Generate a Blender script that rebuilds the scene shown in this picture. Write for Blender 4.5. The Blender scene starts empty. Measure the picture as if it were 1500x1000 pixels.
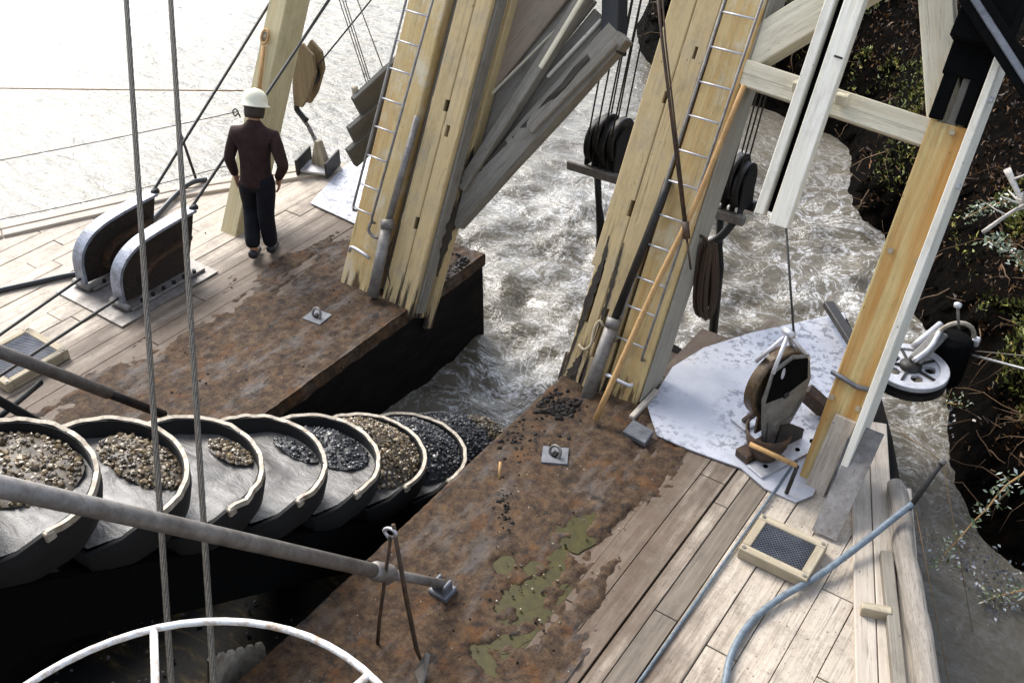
import bpy, bmesh, math, random
from mathutils import Vector, Matrix, noise
random.seed(7)
R = math.radians
scene = bpy.context.scene
COL = scene.collection
V = Vector

# ------------------------------------------------------------------ camera
F = 1450.0; TH = math.atan2(1083, F); AZ = math.atan2(1272, math.hypot(F, 1083)); CH = 5.6
_h = V((-math.sin(AZ), math.cos(AZ), 0)); _r = V((math.cos(AZ), math.sin(AZ), 0)); _z = V((0, 0, 1))
_f = _h*math.cos(TH) - _z*math.sin(TH); _u = _h*math.sin(TH) + _z*math.cos(TH); CAM = V((0, 0, CH))
cd = bpy.data.cameras.new('camera'); cam = bpy.data.objects.new('camera', cd); COL.objects.link(cam)
cd.sensor_width = 36; cd.lens = F/1500*36; cd.clip_start = .05; cd.clip_end = 1500
m = Matrix((_r, _u, -_f)).transposed().to_4x4(); m.translation = CAM; cam.matrix_world = m
scene.camera = cam

# ------------------------------------------------------------------ sky, sun, exposure
SUN_AZ, SUN_EL = -68.0, 42.0            # azimuth measured from +Y (bow) towards +X
w = bpy.data.worlds.new('World'); scene.world = w; w.use_nodes = True
wn = w.node_tree; bg = wn.nodes['Background']
sk = wn.nodes.new('ShaderNodeTexSky'); sk.sky_type = 'NISHITA'; sk.sun_disc = False
sk.sun_elevation = R(SUN_EL); sk.sun_rotation = R(SUN_AZ); sk.air_density = 1.0; sk.dust_density = 1.2; sk.ozone_density = 1.0
hs = wn.nodes.new('ShaderNodeHueSaturation'); hs.inputs['Saturation'].default_value = .55; wn.links.new(sk.outputs[0], hs.inputs['Color']); wn.links.new(hs.outputs[0], bg.inputs[0]); bg.inputs[1].default_value = .15
sl = bpy.data.lights.new('sun', 'SUN'); sl.energy = 2.0; sl.angle = R(30); sl.color = (1, .965, .91)
so = bpy.data.objects.new('sun', sl); COL.objects.link(so)
sd = V((math.sin(R(SUN_AZ))*math.cos(R(SUN_EL)), math.cos(R(SUN_AZ))*math.cos(R(SUN_EL)), math.sin(R(SUN_EL))))
so.rotation_euler = sd.to_track_quat('Z', 'Y').to_euler(); so.location = (0, 0, 30)
vs = scene.view_settings; vs.view_transform = 'Standard'; vs.look = 'None'; vs.exposure = 1.45; vs.gamma = 1

# ------------------------------------------------------------------ pixel -> place helpers
def ray(px, py): return (_f*F + _r*(px-750) + _u*(500-py)).normalized()
def at(px, py, x=None, y=None, z=None):
    d = ray(px, py)
    t = (x-CAM.x)/d.x if x is not None else (y-CAM.y)/d.y if y is not None else (z-CAM.z)/d.z
    return CAM + d*t
def dep(px, py, w):                     # a point at optical depth w
    d = ray(px, py); return CAM + d*(w/d.dot(_f))
GK = .53; GY = 5.95
def ong(px, py, y0=GY):                 # a point on the leaning plane of the bow gantry
    d = ray(px, py); t = (y0 + GK*CH)/(d.y - GK*d.z); return CAM + d*t
def gy(z, y0=GY): return y0 + GK*z
GL = V((0, GK, 1)).normalized(); GN = V((0, -1, GK)).normalized()   # up the legs / aft out of the legs

# ------------------------------------------------------------------ object helpers
def wm(o):
    return (wm(o.parent) if o.parent else Matrix()) @ o.matrix_basis
def link(name, me, parent=None, world=None):
    o = bpy.data.objects.new(name, me); COL.objects.link(o)
    if parent: o.parent = parent
    if world is not None:
        o.matrix_basis = (wm(parent).inverted() @ world) if parent else world
    return o
def tag(o, label=None, cat=None, group=None, kind=None):
    if label: o['label'] = label
    if cat: o['category'] = cat
    if group: o['group'] = group
    if kind: o['kind'] = kind
    return o
def thing(name, label, cat, loc=(0, 0, 0), group=None, rz=0):
    o = bpy.data.objects.new(name, None); COL.objects.link(o); o.empty_display_size = .2
    o.matrix_basis = Matrix.Translation(V(loc)) @ Matrix.Rotation(rz, 4, 'Z')
    return tag(o, label, cat, group)
def copy_tree(o, parent=None):
    c = o.copy(); COL.objects.link(c)
    if parent: c.parent = parent
    for ch in list(o.children): copy_tree(ch, c)
    return c

def frame(zaxis, xhint=V((1, 0, 0))):
    z = V(zaxis).normalized(); x = V(xhint); x = x - z*x.dot(z)
    if x.length < 1e-4: x = V((0, 1, 0)) - z*z.y
    x.normalize(); y = z.cross(x)
    return Matrix((x, y, z)).transposed().to_4x4()

class MB:
    def __init__(s): s.v = []; s.f = []
    def add(s, vs, fs, M=None):
        b = len(s.v); s.v += [tuple(M @ V(p)) if M else tuple(p) for p in vs]; s.f += [tuple(i+b for i in q) for q in fs]; return s
    def box(s, c, d, M=None):
        x, y, z = c; a, b, e = d[0]/2, d[1]/2, d[2]/2
        return s.add([(x+i*a, y+j*b, z+k*e) for i in (-1, 1) for j in (-1, 1) for k in (-1, 1)],
                     [(0, 1, 3, 2), (4, 6, 7, 5), (0, 4, 5, 1), (2, 3, 7, 6), (0, 2, 6, 4), (1, 5, 7, 3)], M)
    def tube(s, pts, r, n=8, cap=True, closed=False):
        pts = [V(p) for p in pts]; N = len(pts); rr = r if isinstance(r, (list, tuple)) else [r]*N
        vs = []; fs = []; prev = None
        for i, p in enumerate(pts):
            if closed: t = pts[(i+1) % N]-pts[i-1]
            else: t = pts[min(i+1, N-1)]-pts[max(i-1, 0)]
            t.normalize()
            x = (prev - t*prev.dot(t)) if prev else (V((0, 0, 1)).cross(t) if abs(t.z) < .9 else V((1, 0, 0)).cross(t))
            x.normalize(); prev = x; y = t.cross(x)
            for k in range(n):
                a = 2*math.pi*k/n; vs.append(p + (x*math.cos(a)+y*math.sin(a))*rr[i])
        for i in range(N if closed else N-1):
            j = (i+1) % N
            for k in range(n): fs.append((i*n+k, i*n+(k+1) % n, j*n+(k+1) % n, j*n+k))
        if cap and not closed: fs.append(tuple(reversed(range(n)))); fs.append(tuple(range((N-1)*n, N*n)))
        return s.add(vs, fs)
    def lathe(s, prof, n=20, M=None, cap=True):
        vs = []; fs = []
        for (r, z) in prof:
            for k in range(n): a = 2*math.pi*k/n; vs.append((r*math.cos(a), r*math.sin(a), z))
        for i in range(len(prof)-1):
            for k in range(n): fs.append((i*n+k, i*n+(k+1) % n, (i+1)*n+(k+1) % n, (i+1)*n+k))
        if cap: fs.append(tuple(reversed(range(n)))); fs.append(tuple(range((len(prof)-1)*n, len(prof)*n)))
        return s.add(vs, fs, M)
    def prism(s, poly, z0, z1, M=None):
        n = len(poly); vs = [(p[0], p[1], z0) for p in poly] + [(p[0], p[1], z1) for p in poly]
        return s.add(vs, [tuple(reversed(range(n))), tuple(range(n, 2*n))] + [(i, (i+1) % n, n+(i+1) % n, n+i) for i in range(n)], M)
    def stone(s, p, r, rnd):
        M = Matrix.Translation(V(p)) @ Matrix.Rotation(rnd.random()*6.3, 4, V((rnd.random()-.5, rnd.random()-.5, rnd.random()+.01)).normalized())
        q = [rnd.uniform(.75, 1.2) for _ in range(12)]; sc = (r*rnd.uniform(.8, 1.3), r, r*rnd.uniform(.55, .9))
        return s.add([(a*q[i]*sc[0], b*q[i]*sc[1], c*q[i]*sc[2]) for i, (a, b, c) in enumerate(ICO)], ICF, M)
    def mesh(s, mat, smooth=False, bevel=0, name='m'):
        me = bpy.data.meshes.new(name); me.from_pydata(s.v, [], s.f); me.update()
        bm = bmesh.new(); bm.from_mesh(me)
        bmesh.ops.recalc_face_normals(bm, faces=bm.faces)
        if bevel:
            ed = [e for e in bm.edges if len(e.link_faces) == 2 and e.calc_face_angle(0) > .5]
            bmesh.ops.bevel(bm, geom=ed, offset=bevel, segments=1, affect='EDGES', profile=.5)
        bm.to_mesh(me); bm.free()
        if mat: me.materials.append(mat)
        if smooth: me.polygons.foreach_set('use_smooth', [True]*len(me.polygons))
        return me
    def build(s, name, mat, parent=None, smooth=False, bevel=0, local=False, space=None):
        """vertices are world coordinates unless local (then in the parent's space)"""
        c = V((sum(p[0] for p in s.v)/len(s.v), sum(p[1] for p in s.v)/len(s.v), min(p[2] for p in s.v)))
        s.v = [(p[0]-c.x, p[1]-c.y, p[2]-c.z) for p in s.v]
        me = s.mesh(mat, smooth, bevel, name); T = Matrix.Translation(c)
        if space: return link(name, me, parent, wm(space) @ T)
        if local: o = link(name, me, parent); o.matrix_basis = T; return o
        return link(name, me, parent, T)
_g = (1+5**.5)/2
ICO = [V(p).normalized() for p in [(-1, _g, 0), (1, _g, 0), (-1, -_g, 0), (1, -_g, 0), (0, -1, _g), (0, 1, _g), (0, -1, -_g), (0, 1, -_g), (_g, 0, -1), (_g, 0, 1), (-_g, 0, -1), (-_g, 0, 1)]]
ICF = [(0, 11, 5), (0, 5, 1), (0, 1, 7), (0, 7, 10), (0, 10, 11), (1, 5, 9), (5, 11, 4), (11, 10, 2), (10, 7, 6), (7, 1, 8), (3, 9, 4), (3, 4, 2), (3, 2, 6), (3, 6, 8), (3, 8, 9), (4, 9, 5), (2, 4, 11), (6, 2, 10), (8, 6, 7), (9, 8, 1)]

def beam(name, p0, p1, wx, wy, mat, parent=None, xhint=V((1, 0, 0)), bevel=.008, rough=.0, seg=1, taper=1.0):
    """a timber with its own local Z along its length; wx across xhint, wy the other way"""
    p0, p1 = V(p0), V(p1); L = (p1-p0).length; M = frame(p1-p0, xhint); M.translation = p0
    vs = []; rnd = random.Random(int(abs(p0.x*977+p0.y*313+p1.z*71)*100))
    for i in range(seg+1):
        k = 1+(taper-1)*i/seg
        for (a, b) in ((-1, -1), (1, -1), (1, 1), (-1, 1)):
            vs.append((a*wx/2*k+rnd.uniform(-rough, rough), b*wy/2*k+rnd.uniform(-rough, rough), L*i/seg + (rnd.uniform(-rough, rough) if i in (0, seg) else 0)))
    fs = [(3, 2, 1, 0), (seg*4, seg*4+1, seg*4+2, seg*4+3)]
    for i in range(seg):
        for k in range(4): fs.append((i*4+k, i*4+(k+1) % 4, (i+1)*4+(k+1) % 4, (i+1)*4+k))
    b = MB(); b.add(vs, fs)
    return link(name, b.mesh(mat, False, bevel, name), parent, M)
def rod(name, pts, r, mat, parent=None, n=8, smooth=True):
    return MB().tube(pts, r, n).build(name, mat, parent, smooth)
def smoothline(pts, n=6):
    pts = [V(p) for p in pts]; out = []
    P = [pts[0]*2-pts[1]] + pts + [pts[-1]*2-pts[-2]]
    for i in range(1, len(P)-2):
        for k in range(n):
            t = k/n; a, b, c, d = P[i-1], P[i], P[i+1], P[i+2]
            out.append(.5*((2*b) + (c-a)*t + (2*a-5*b+4*c-d)*t*t + (3*b-a-3*c+d)*t**3))
    return out + [pts[-1]]

# ------------------------------------------------------------------ materials
def nd(nt, typ, ins=None, **at_):
    n = nt.nodes.new('ShaderNode'+typ)
    for k, v in at_.items(): setattr(n, k, v)
    for k, v in (ins or {}).items():
        if isinstance(v, bpy.types.NodeSocket): nt.links.new(v, n.inputs[k])
        else: n.inputs[k].default_value = v
    return n
def c4(c): return (c[0], c[1], c[2], 1)
def newmat(name):
    mt = bpy.data.materials.new(name); mt.use_nodes = True; return mt, mt.node_tree, mt.node_tree.nodes['Principled BSDF']
def ramp(nt, fac, stops, interp='LINEAR'):
    n = nd(nt, 'ValToRGB', {'Fac': fac}); cr = n.color_ramp; cr.interpolation = interp
    while len(cr.elements) < len(stops): cr.elements.new(.5)
    for e, (p, c) in zip(cr.elements, stops): e.position = p; e.color = c4(c) if not isinstance(c, (int, float)) else (c, c, c, 1)
    return n.outputs[0]
def mix(nt, fac, a, b, blend='MIX'):
    n = nt.nodes.new('ShaderNodeMix'); n.data_type = 'RGBA'; n.blend_type = blend
    for i, v in ((0, fac), (6, a), (7, b)):
        if isinstance(v, bpy.types.NodeSocket): nt.links.new(v, n.inputs[i])
        else: n.inputs[i].default_value = c4(v) if isinstance(v, (tuple, list)) else v
    return n.outputs[2]
def mth(nt, op, a, b=0., clamp=False):
    n = nt.nodes.new('ShaderNodeMath'); n.operation = op; n.use_clamp = clamp
    for i, v in ((0, a), (1, b)):
        if isinstance(v, bpy.types.NodeSocket): nt.links.new(v, n.inputs[i])
        else: n.inputs[i].default_value = v
    return n.outputs[0]
def noise_(nt, vec, scale, detail=5, rough=.6, dist=0.):
    return nd(nt, 'TexNoise', {'Vector': vec, 'Scale': scale, 'Detail': detail, 'Roughness': rough, 'Distortion': dist}).outputs[0]
def bump(nt, h, strength, dist=.02, prev=None):
    d = {'Height': h, 'Strength': strength, 'Distance': dist}
    if prev is not None: d['Normal'] = prev
    return nd(nt, 'Bump', d).outputs[0]
def objvec(nt, scale=(1, 1, 1), rnd=True, world=False):
    tc = nd(nt, 'TexCoord').outputs['Object'] if not world else nd(nt, 'NewGeometry').outputs['Position']
    if rnd and not world:
        oi = nd(nt, 'ObjectInfo').outputs['Random']
        off = nd(nt, 'CombineXYZ', {'X': mth(nt, 'MULTIPLY', oi, 37.), 'Y': mth(nt, 'MULTIPLY', oi, 91.), 'Z': mth(nt, 'MULTIPLY', oi, 53.)}).outputs[0]
        tc = nd(nt, 'VectorMath', {0: tc, 1: off}, operation='ADD').outputs[0]
    return nd(nt, 'Mapping', {'Vector': tc, 'Scale': scale}).outputs[0]

def wood(name, c_light, c_dark, stain=None, stain_amt=.5, blotch=None, rough=.75, crack=.6, dirt=None, rot=None, grime=1.):
    mt, nt, P = newmat(name)
    g = objvec(nt, (22, 22, 1.1)); fine = noise_(nt, g, 1.6, 7, .65)
    crk = noise_(nt, objvec(nt, (34, 34, .8)), 1., 4, .7, .4)
    col = ramp(nt, fine, [(.3, c_dark), (.68, c_light)])
    big = noise_(nt, objvec(nt, (1.2, 1.2, .7)), 1.7, 4, .6)
    oi = nd(nt, 'ObjectInfo').outputs['Random']
    col = mix(nt, mth(nt, 'MULTIPLY', oi, .35), col, [c*.62 for c in c_light])
    if stain:
        st = noise_(nt, objvec(nt, (9, 9, .35)), 1.2, 4, .6)
        col = mix(nt, mth(nt, 'MULTIPLY', ramp(nt, st, [(.42, 0.), (.7, 1.)]), stain_amt), col, stain)
    if blotch:
        col = mix(nt, ramp(nt, noise_(nt, objvec(nt, (4, 4, 3)), 1.3, 6, .7), [(.5, 0.), (.72, .85)]), col, blotch)
    col = mix(nt, mth(nt, 'MULTIPLY', ramp(nt, crk, [(.30, 1.), (.38, 0.)]), crack), col, [c*.18 for c in c_dark])
    seam = noise_(nt, objvec(nt, (11, 11, .22)), 1., 5, .7, .5)
    col = mix(nt, mth(nt, 'MULTIPLY', ramp(nt, mth(nt, 'ABSOLUTE', mth(nt, 'SUBTRACT', seam, .5)), [(0., 1.), (.007, 0.)]), crack), col, [c*.3 for c in c_dark])
    gm = noise_(nt, objvec(nt, (3.5, 3.5, 1.5)), 1.6, 9, .8)
    col = mix(nt, ramp(nt, gm, [(.5, 0.), (.72, .55*grime)]), col, [c*.45 for c in c_dark])
    spot = nd(nt, 'TexVoronoi', {'Vector': objvec(nt, (1, 1, .6)), 'Scale': 9.}).outputs[0]
    col = mix(nt, ramp(nt, spot, [(.035, .8), (.07, 0.)]), col, [c*.25 for c in c_dark])
    if dirt: col = dirt(nt, col)
    if rot:                                # dark rotten wet wood towards the foot of the timber (local z in metres)
        zz = nd(nt, 'SeparateXYZ', {0: nd(nt, 'TexCoord').outputs['Object']}).outputs[2]
        rn = noise_(nt, objvec(nt, (14, 14, 1.3)), 1., 5, .65)
        k = mth(nt, 'ADD', mth(nt, 'DIVIDE', zz, rot[0]), mth(nt, 'MULTIPLY', mth(nt, 'SUBTRACT', rn, .5), 2.2))
        col = mix(nt, ramp(nt, k, [(.02, 1.), (.2, 0.)]), col, rot[1])
    nt.links.new(col, P.inputs['Base Color'])
    P.inputs['Roughness'].default_value = rough
    b = bump(nt, fine, .35, .012); b = bump(nt, crk, .25, .01, b); b = bump(nt, big, .3, .03, b)
    nt.links.new(b, P.inputs['Normal'])
    return mt

def metal(name, c1, c2, rust=(.12, .05, .02), rust_amt=.5, rough=.45, metallic=.5, scale=8):
    mt, nt, P = newmat(name); v = objvec(nt)
    n1 = noise_(nt, v, scale, 6, .7); n2 = noise_(nt, v, scale*2.7, 5, .7)
    col = ramp(nt, n1, [(.32, c2), (.66, c1)])
    rm = ramp(nt, n2, [(.62-.3*rust_amt, 0.), (.78-.2*rust_amt, 1.)])
    col = mix(nt, mth(nt, 'MULTIPLY', rm, min(1, rust_amt*1.6)), col, rust)
    nt.links.new(col, P.inputs['Base Color'])
    nt.links.new(mth(nt, 'ADD', mth(nt, 'MULTIPLY', n1, .3), rough-.12), P.inputs['Roughness'])
    nt.links.new(mth(nt, 'MULTIPLY', mth(nt, 'SUBTRACT', 1., rm), metallic), P.inputs['Metallic'])
    nt.links.new(bump(nt, n2, .25, .01), P.inputs['Normal'])
    return mt
def plain(name, col, rough=.6, var=.25, scale=30, spec=.5, bmp=.2):
    mt, nt, P = newmat(name); n = noise_(nt, objvec(nt), scale, 5, .65)
    nt.links.new(ramp(nt, n, [(.3, [c*(1-var) for c in col]), (.7, [min(1, c*(1+var)) for c in col])]), P.inputs['Base Color'])
    P.inputs['Roughness'].default_value = rough; P.inputs['Specular IOR Level'].default_value = spec
    nt.links.new(bump(nt, n, bmp, .006), P.inputs['Normal'])
    return mt

def deck_dirt(nt, col):
    pos = nd(nt, 'NewGeometry').outputs['Position']; sp = nd(nt, 'SeparateXYZ', {0: pos}).outputs
    st = nd(nt, 'Mapping', {'Vector': pos, 'Scale': (5.5, .55, 1)}).outputs[0]
    n = noise_(nt, st, 1.3, 8, .68); n2 = noise_(nt, pos, 2.4, 8, .7)
    nn = mth(nt, 'MULTIPLY', mth(nt, 'SUBTRACT', mth(nt, 'ADD', mth(nt, 'MULTIPLY', n, .7), mth(nt, 'MULTIPLY', n2, .3)), .5), 3.2)
    # distance (m) outside the mud carpet: port beyond x=-7.15, starboard beyond the slanting line from (-2.56,5.7) to (-2.07,3.3)
    dp = mth(nt, 'SUBTRACT', -7.05, sp[0])
    ds = mth(nt, 'ADD', mth(nt, 'SUBTRACT', sp[0], -2.40), mth(nt, 'MULTIPLY', mth(nt, 'SUBTRACT', sp[1], 5.7), .2))
    side = mth(nt, 'GREATER_THAN', sp[0], -4.5)
    dist = mth(nt, 'ADD', mth(nt, 'MULTIPLY', side, ds), mth(nt, 'MULTIPLY', mth(nt, 'SUBTRACT', 1., side), dp))
    k = mth(nt, 'ADD', mth(nt, 'MULTIPLY', dist, 1.05), nn)
    col = mix(nt, ramp(nt, k, [(.0, .97), (.35, .86), (.7, .5), (1., .05)]), col, mix(nt, n2, (.04, .021, .010), (.11, .066, .034)))
    gr = noise_(nt, pos, 5., 10, .82)
    col = mix(nt, ramp(nt, gr, [(.49, 0.), (.66, .65)]), col, (.15, .115, .085))
    ln = noise_(nt, nd(nt, 'Mapping', {'Vector': pos, 'Scale': (60, 1.6, 1)}).outputs[0], 1., 5, .7, .3)
    col = mix(nt, ramp(nt, ln, [(.60, 0.), (.66, .65)]), col, (.10, .075, .055))
    sp_ = noise_(nt, pos, 38., 3, .6)
    return mix(nt, ramp(nt, sp_, [(.645, 0.), (.69, .85)]), col, (.045, .034, .026))

M = {}
M['deck'] = wood('deck_wood', (.58, .50, .40), (.40, .325, .245), crack=.75, dirt=deck_dirt, rough=.7)
M['edgewood'] = wood('edge_wood', (.58, .51, .42), (.36, .29, .22), crack=.7)
M['cream'] = wood('cream_timber', (.56, .42, .215), (.48, .345, .16), stain=(.40, .25, .08), stain_amt=.3, blotch=(.36, .29, .19), crack=.8, rot=(1.3, (.02, .012, .006)), grime=1.2)
M['yellow'] = wood('yellow_stained_timber', (.60, .46, .22), (.52, .36, .145), stain=(.47, .22, .035), stain_amt=.6, blotch=(.58, .53, .41), crack=.6, rot=(.7, (.07, .04, .012)), grime=1.1)
M['creampost'] = wood('cream_post', (.62, .53, .31), (.52, .42, .22), stain=(.45, .3, .12), stain_amt=.4, crack=.4, rot=(.25, (.2, .13, .05)))
M['blockwood'] = wood('block_wood', (.26, .19, .09), (.15, .10, .05), crack=.6)
M['ochre'] = wood('ochre_post', (.64, .50, .23), (.50, .34, .12), stain=(.42, .18, .025), stain_amt=.95, crack=.55)
M['white'] = wood('white_painted_timber', (.80, .76, .66), (.66, .60, .48), stain=(.55, .40, .2), stain_amt=.15, crack=.3)
M['offwhite'] = wood('offwhite_timber', (.74, .68, .52), (.58, .50, .35), stain=(.42, .3, .14), stain_amt=.3, crack=.6)
M['grey'] = wood('grey_timber', (.26, .235, .19), (.19, .165, .13), stain=(.09, .072, .048), stain_amt=.5, blotch=(.13, .11, .08), crack=.8)
M['darkgrey'] = wood('dark_grey_board', (.12, .115, .095), (.08, .075, .06), stain=(.05, .045, .035), stain_amt=.4, crack=.7)
M['greyside'] = wood('pale_grey_side', (.40, .37, .30), (.31, .28, .22), stain=(.2, .17, .11), stain_amt=.3, crack=.4)
M['pinkish'] = wood('pale_brown_board', (.33, .255, .185), (.25, .185, .13), stain=(.16, .11, .06), stain_amt=.4, crack=.5)
M['rotten'] = wood('rotten_wood', (.05, .035, .02), (.012, .008, .005), crack=.9)
M['darkwood'] = wood('dark_wood', (.20, .16, .12), (.11, .085, .06), crack=.7)
M['pole'] = wood('pole_wood', (.55, .33, .13), (.38, .2, .07), crack=.4)
M['log'] = wood('bleached_log', (.42, .37, .31), (.22, .185, .145), stain=(.10, .08, .06), stain_amt=.75, blotch=(.16, .13, .10), crack=1., grime=1.4)
M['boxwood'] = wood('box_wood', (.48, .41, .29), (.36, .29, .19), stain=(.2, .15, .08), stain_amt=.5, crack=.6, grime=1.4)
M['steel'] = metal('dark_steel', (.03, .026, .023), (.010, .009, .008), (.045, .022, .011), .35, .5, .35)
M['black'] = metal('black_grease_steel', (.008, .007, .007), (.003, .003, .003), (.018, .010, .006), .25, .55, .1)
M['pitch'] = plain('pitch_black', (.003, .003, .003), .95, .3, 20, .05)
def mk_well_shade():  # near-black puts the well's shade into the colour, yellow-brown blotches its reflections
    mt, nt, P = newmat('painted_well_shade'); v = objvec(nt); n = noise_(nt, nd(nt, 'Mapping', {'Vector': v, 'Scale': (1.2, 1, 3)}).outputs[0], 1.6, 6, .7, .6)
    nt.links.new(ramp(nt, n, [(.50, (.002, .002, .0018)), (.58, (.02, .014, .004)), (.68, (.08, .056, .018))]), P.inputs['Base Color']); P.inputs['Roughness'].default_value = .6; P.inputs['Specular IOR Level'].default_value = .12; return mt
M['well_shade'] = mk_well_shade()
M['shell'] = metal('muddy_black_shell', (.006, .0055, .005), (.002, .002, .002), (.02, .015, .011), .12, .8, .0)
M['silt'] = plain('brown_silt', (.05, .034, .017), .5, .6, 26, .4, .6)
M['darksilt'] = plain('dark_silt', (.012, .013, .014), .45, .6, 26, .4, .6)
M['cheekgrey'] = metal('cheek_grey', (.20, .19, .17), (.09, .085, .075), (.05, .035, .02), .3, .6, .1)
M['bronze'] = metal('greasy_bronze', (.12, .08, .04), (.03, .02, .012), (.2, .11, .04), .35, .45, .3)
M['clod'] = plain('black_clods', (.012, .009, .007), .7, .6, 26, .2, .6)
M['webrust'] = metal('dark_web_rust', (.022, .013, .008), (.008, .006, .004), (.05, .022, .009), .4, .7, .1)
M['flange'] = metal('worn_flange', (.34, .36, .42), (.16, .165, .19), (.05, .04, .03), .4, .45, .3, 6)
M['rust'] = metal('rusty_steel', (.06, .036, .02), (.022, .014, .009), (.12, .05, .016), .5, .6, .2)
M['grimy'] = metal('grimy_grey_steel', (.26, .24, .22), (.12, .105, .09), (.08, .05, .03), .4, .5, .35)
M['pale'] = metal('pale_bare_steel', (.62, .61, .62), (.42, .41, .42), (.25, .17, .1), .25, .4, .45)
M['worn'] = metal('worn_bucket_lip', (.46, .41, .33), (.20, .165, .12), (.14, .08, .035), .45, .55, .2)
M['whiteiron'] = metal('white_painted_iron', (.78, .78, .76), (.66, .65, .62), (.3, .16, .05), .55, .5, .0, 9)
def mk_plate():
    mt, nt, P = newmat('galvanised_plate'); v = objvec(nt)
    n1 = noise_(nt, v, 2.2, 5, .6); n2 = noise_(nt, v, 14, 8, .75); n3 = noise_(nt, v, 1.1, 3, .5)
    col = ramp(nt, n1, [(.3, (.40, .41, .46)), (.6, (.52, .52, .55)), (.75, (.58, .52, .46))])
    fl = mth(nt, 'MULTIPLY', ramp(nt, n2, [(.52, 0.), (.56, .75)]), ramp(nt, n3, [(.40, 0.), (.52, 1.)]))
    col = mix(nt, fl, col, (.13, .13, .16))
    nt.links.new(col, P.inputs['Base Color']); nt.links.new(ramp(nt, n2, [(.3, .35), (.7, .6)]), P.inputs['Roughness']); P.inputs['Metallic'].default_value = .15
    nt.links.new(bump(nt, n2, .15, .006, bump(nt, n1, .3, .04)), P.inputs['Normal']); return mt
M['plate'] = mk_plate()
M['cable'] = plain('wire_rope', (.10, .085, .065), .6, .5, 60)
M['cable_dark'] = plain('dark_wire_rope', (.03, .026, .022), .6, .5, 60)
M['thin_orange'] = plain('rusty_wire', (.25, .15, .06), .7)
M['hose'] = plain('black_hose', (.02, .022, .025), .4, .3)
M['bluehose'] = plain('blue_grey_hose', (.12, .15, .175), .5, .4, 20)
M['brownrope'] = plain('brown_rope', (.05, .028, .014), .85, .5, 60)
M['slate'] = metal('slate_metal', (.17, .175, .19), (.08, .082, .09), (.1, .08, .06), .3, .45, .3)

def mk_mud():
    mt, nt, P = newmat('deck_mud'); pos = nd(nt, 'NewGeometry').outputs['Position']
    sh = lambda x, y: nd(nt, 'VectorMath', {0: pos, 1: (x, y, 0)}, operation='ADD').outputs[0]
    st = nd(nt, 'Mapping', {'Vector': pos, 'Scale': (2.6, 1., 1)}).outputs[0]
    n1 = noise_(nt, st, 1.7, 10, .72); n2 = noise_(nt, pos, 11., 10, .8); n3 = noise_(nt, pos, 55., 6, .75)
    col = ramp(nt, n2, [(.34, (.010, .006, .004)), (.46, (.045, .025, .013)), (.56, (.085, .05, .025)), (.70, (.16, .10, .055))])
    col = mix(nt, ramp(nt, n1, [(.52, 0.), (.64, .55)]), col, mix(nt, n3, (.05, .042, .037), (.16, .138, .125)))  # grey wet patches carry the sky's reflection in their colour
    col = mix(nt, ramp(nt, noise_(nt, sh(7.3, 2.1), 3.1, 10, .78), [(.53, 0.), (.64, .75)]), col, mix(nt, n3, (.05, .02, .006), (.20, .085, .024)))
    col = mix(nt, ramp(nt, noise_(nt, sh(1.3, 9.1), 8., 9, .75), [(.585, 0.), (.63, .9)]), col, (.014, .011, .009))
    col = mix(nt, ramp(nt, noise_(nt, sh(3.3, 4.1), 30., 4, .7), [(.64, 0.), (.68, .9)]), col, (.012, .01, .008))
    fl = nd(nt, 'TexVoronoi', {'Vector': pos, 'Scale': 11., 'Randomness': 1.}).outputs[0]
    col = mix(nt, ramp(nt, fl, [(.035, .9), (.055, 0.)]), col, (.45, .39, .31))
    nt.links.new(col, P.inputs['Base Color'])
    nt.links.new(ramp(nt, n1, [(.5, .8), (.64, .4)]), P.inputs['Roughness']); P.inputs['Specular IOR Level'].default_value = .28
    b = bump(nt, n2, .7, .03); b = bump(nt, n3, .6, .012, b); nt.links.new(b, P.inputs['Normal'])
    return mt
M['mud'] = mk_mud()
def mk_puddle():
    mt, nt, P = newmat('algae_puddle'); pos = nd(nt, 'NewGeometry').outputs['Position']
    n = noise_(nt, pos, 14., 5, .6)
    nt.links.new(ramp(nt, n, [(.3, (.026, .022, .003)), (.7, (.055, .046, .007))]), P.inputs['Base Color'])
    P.inputs['Roughness'].default_value = .5; P.inputs['Specular IOR Level'].default_value = .2
    return mt
M['puddle'] = mk_puddle()
def mk_slurry():
    mt, nt, P = newmat('grey_slurry'); pos = nd(nt, 'NewGeometry').outputs['Position']
    n = noise_(nt, nd(nt, 'Mapping', {'Vector': pos, 'Scale': (1, 2.4, 2.4)}).outputs[0], 5., 7, .65, .6); n2 = noise_(nt, pos, 40., 4, .7)
    nt.links.new(ramp(nt, n, [(.3, (.06, .053, .044)), (.6, (.14, .13, .12))]), P.inputs['Base Color'])
    P.inputs['Roughness'].default_value = .42
    nt.links.new(bump(nt, n2, .2, .006, bump(nt, n, .5, .03)), P.inputs['Normal'])
    return mt
M['slurry'] = mk_slurry()
def mk_gravel(name, stops):
    mt, nt, P = newmat(name); rn = nd(nt, 'NewGeometry').outputs['Random Per Island']
    c = ramp(nt, rn, stops); n = noise_(nt, objvec(nt), 40, 4)
    nt.links.new(mix(nt, mth(nt, 'MULTIPLY', n, .6), c, (.05, .04, .03)), P.inputs['Base Color']); P.inputs['Roughness'].default_value = .35
    return mt
M['gravel'] = mk_gravel('wet_gravel', [(0, (.03, .025, .018)), (.4, (.13, .09, .045)), (.75, (.30, .21, .10)), (1, (.55, .47, .36))])
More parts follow.
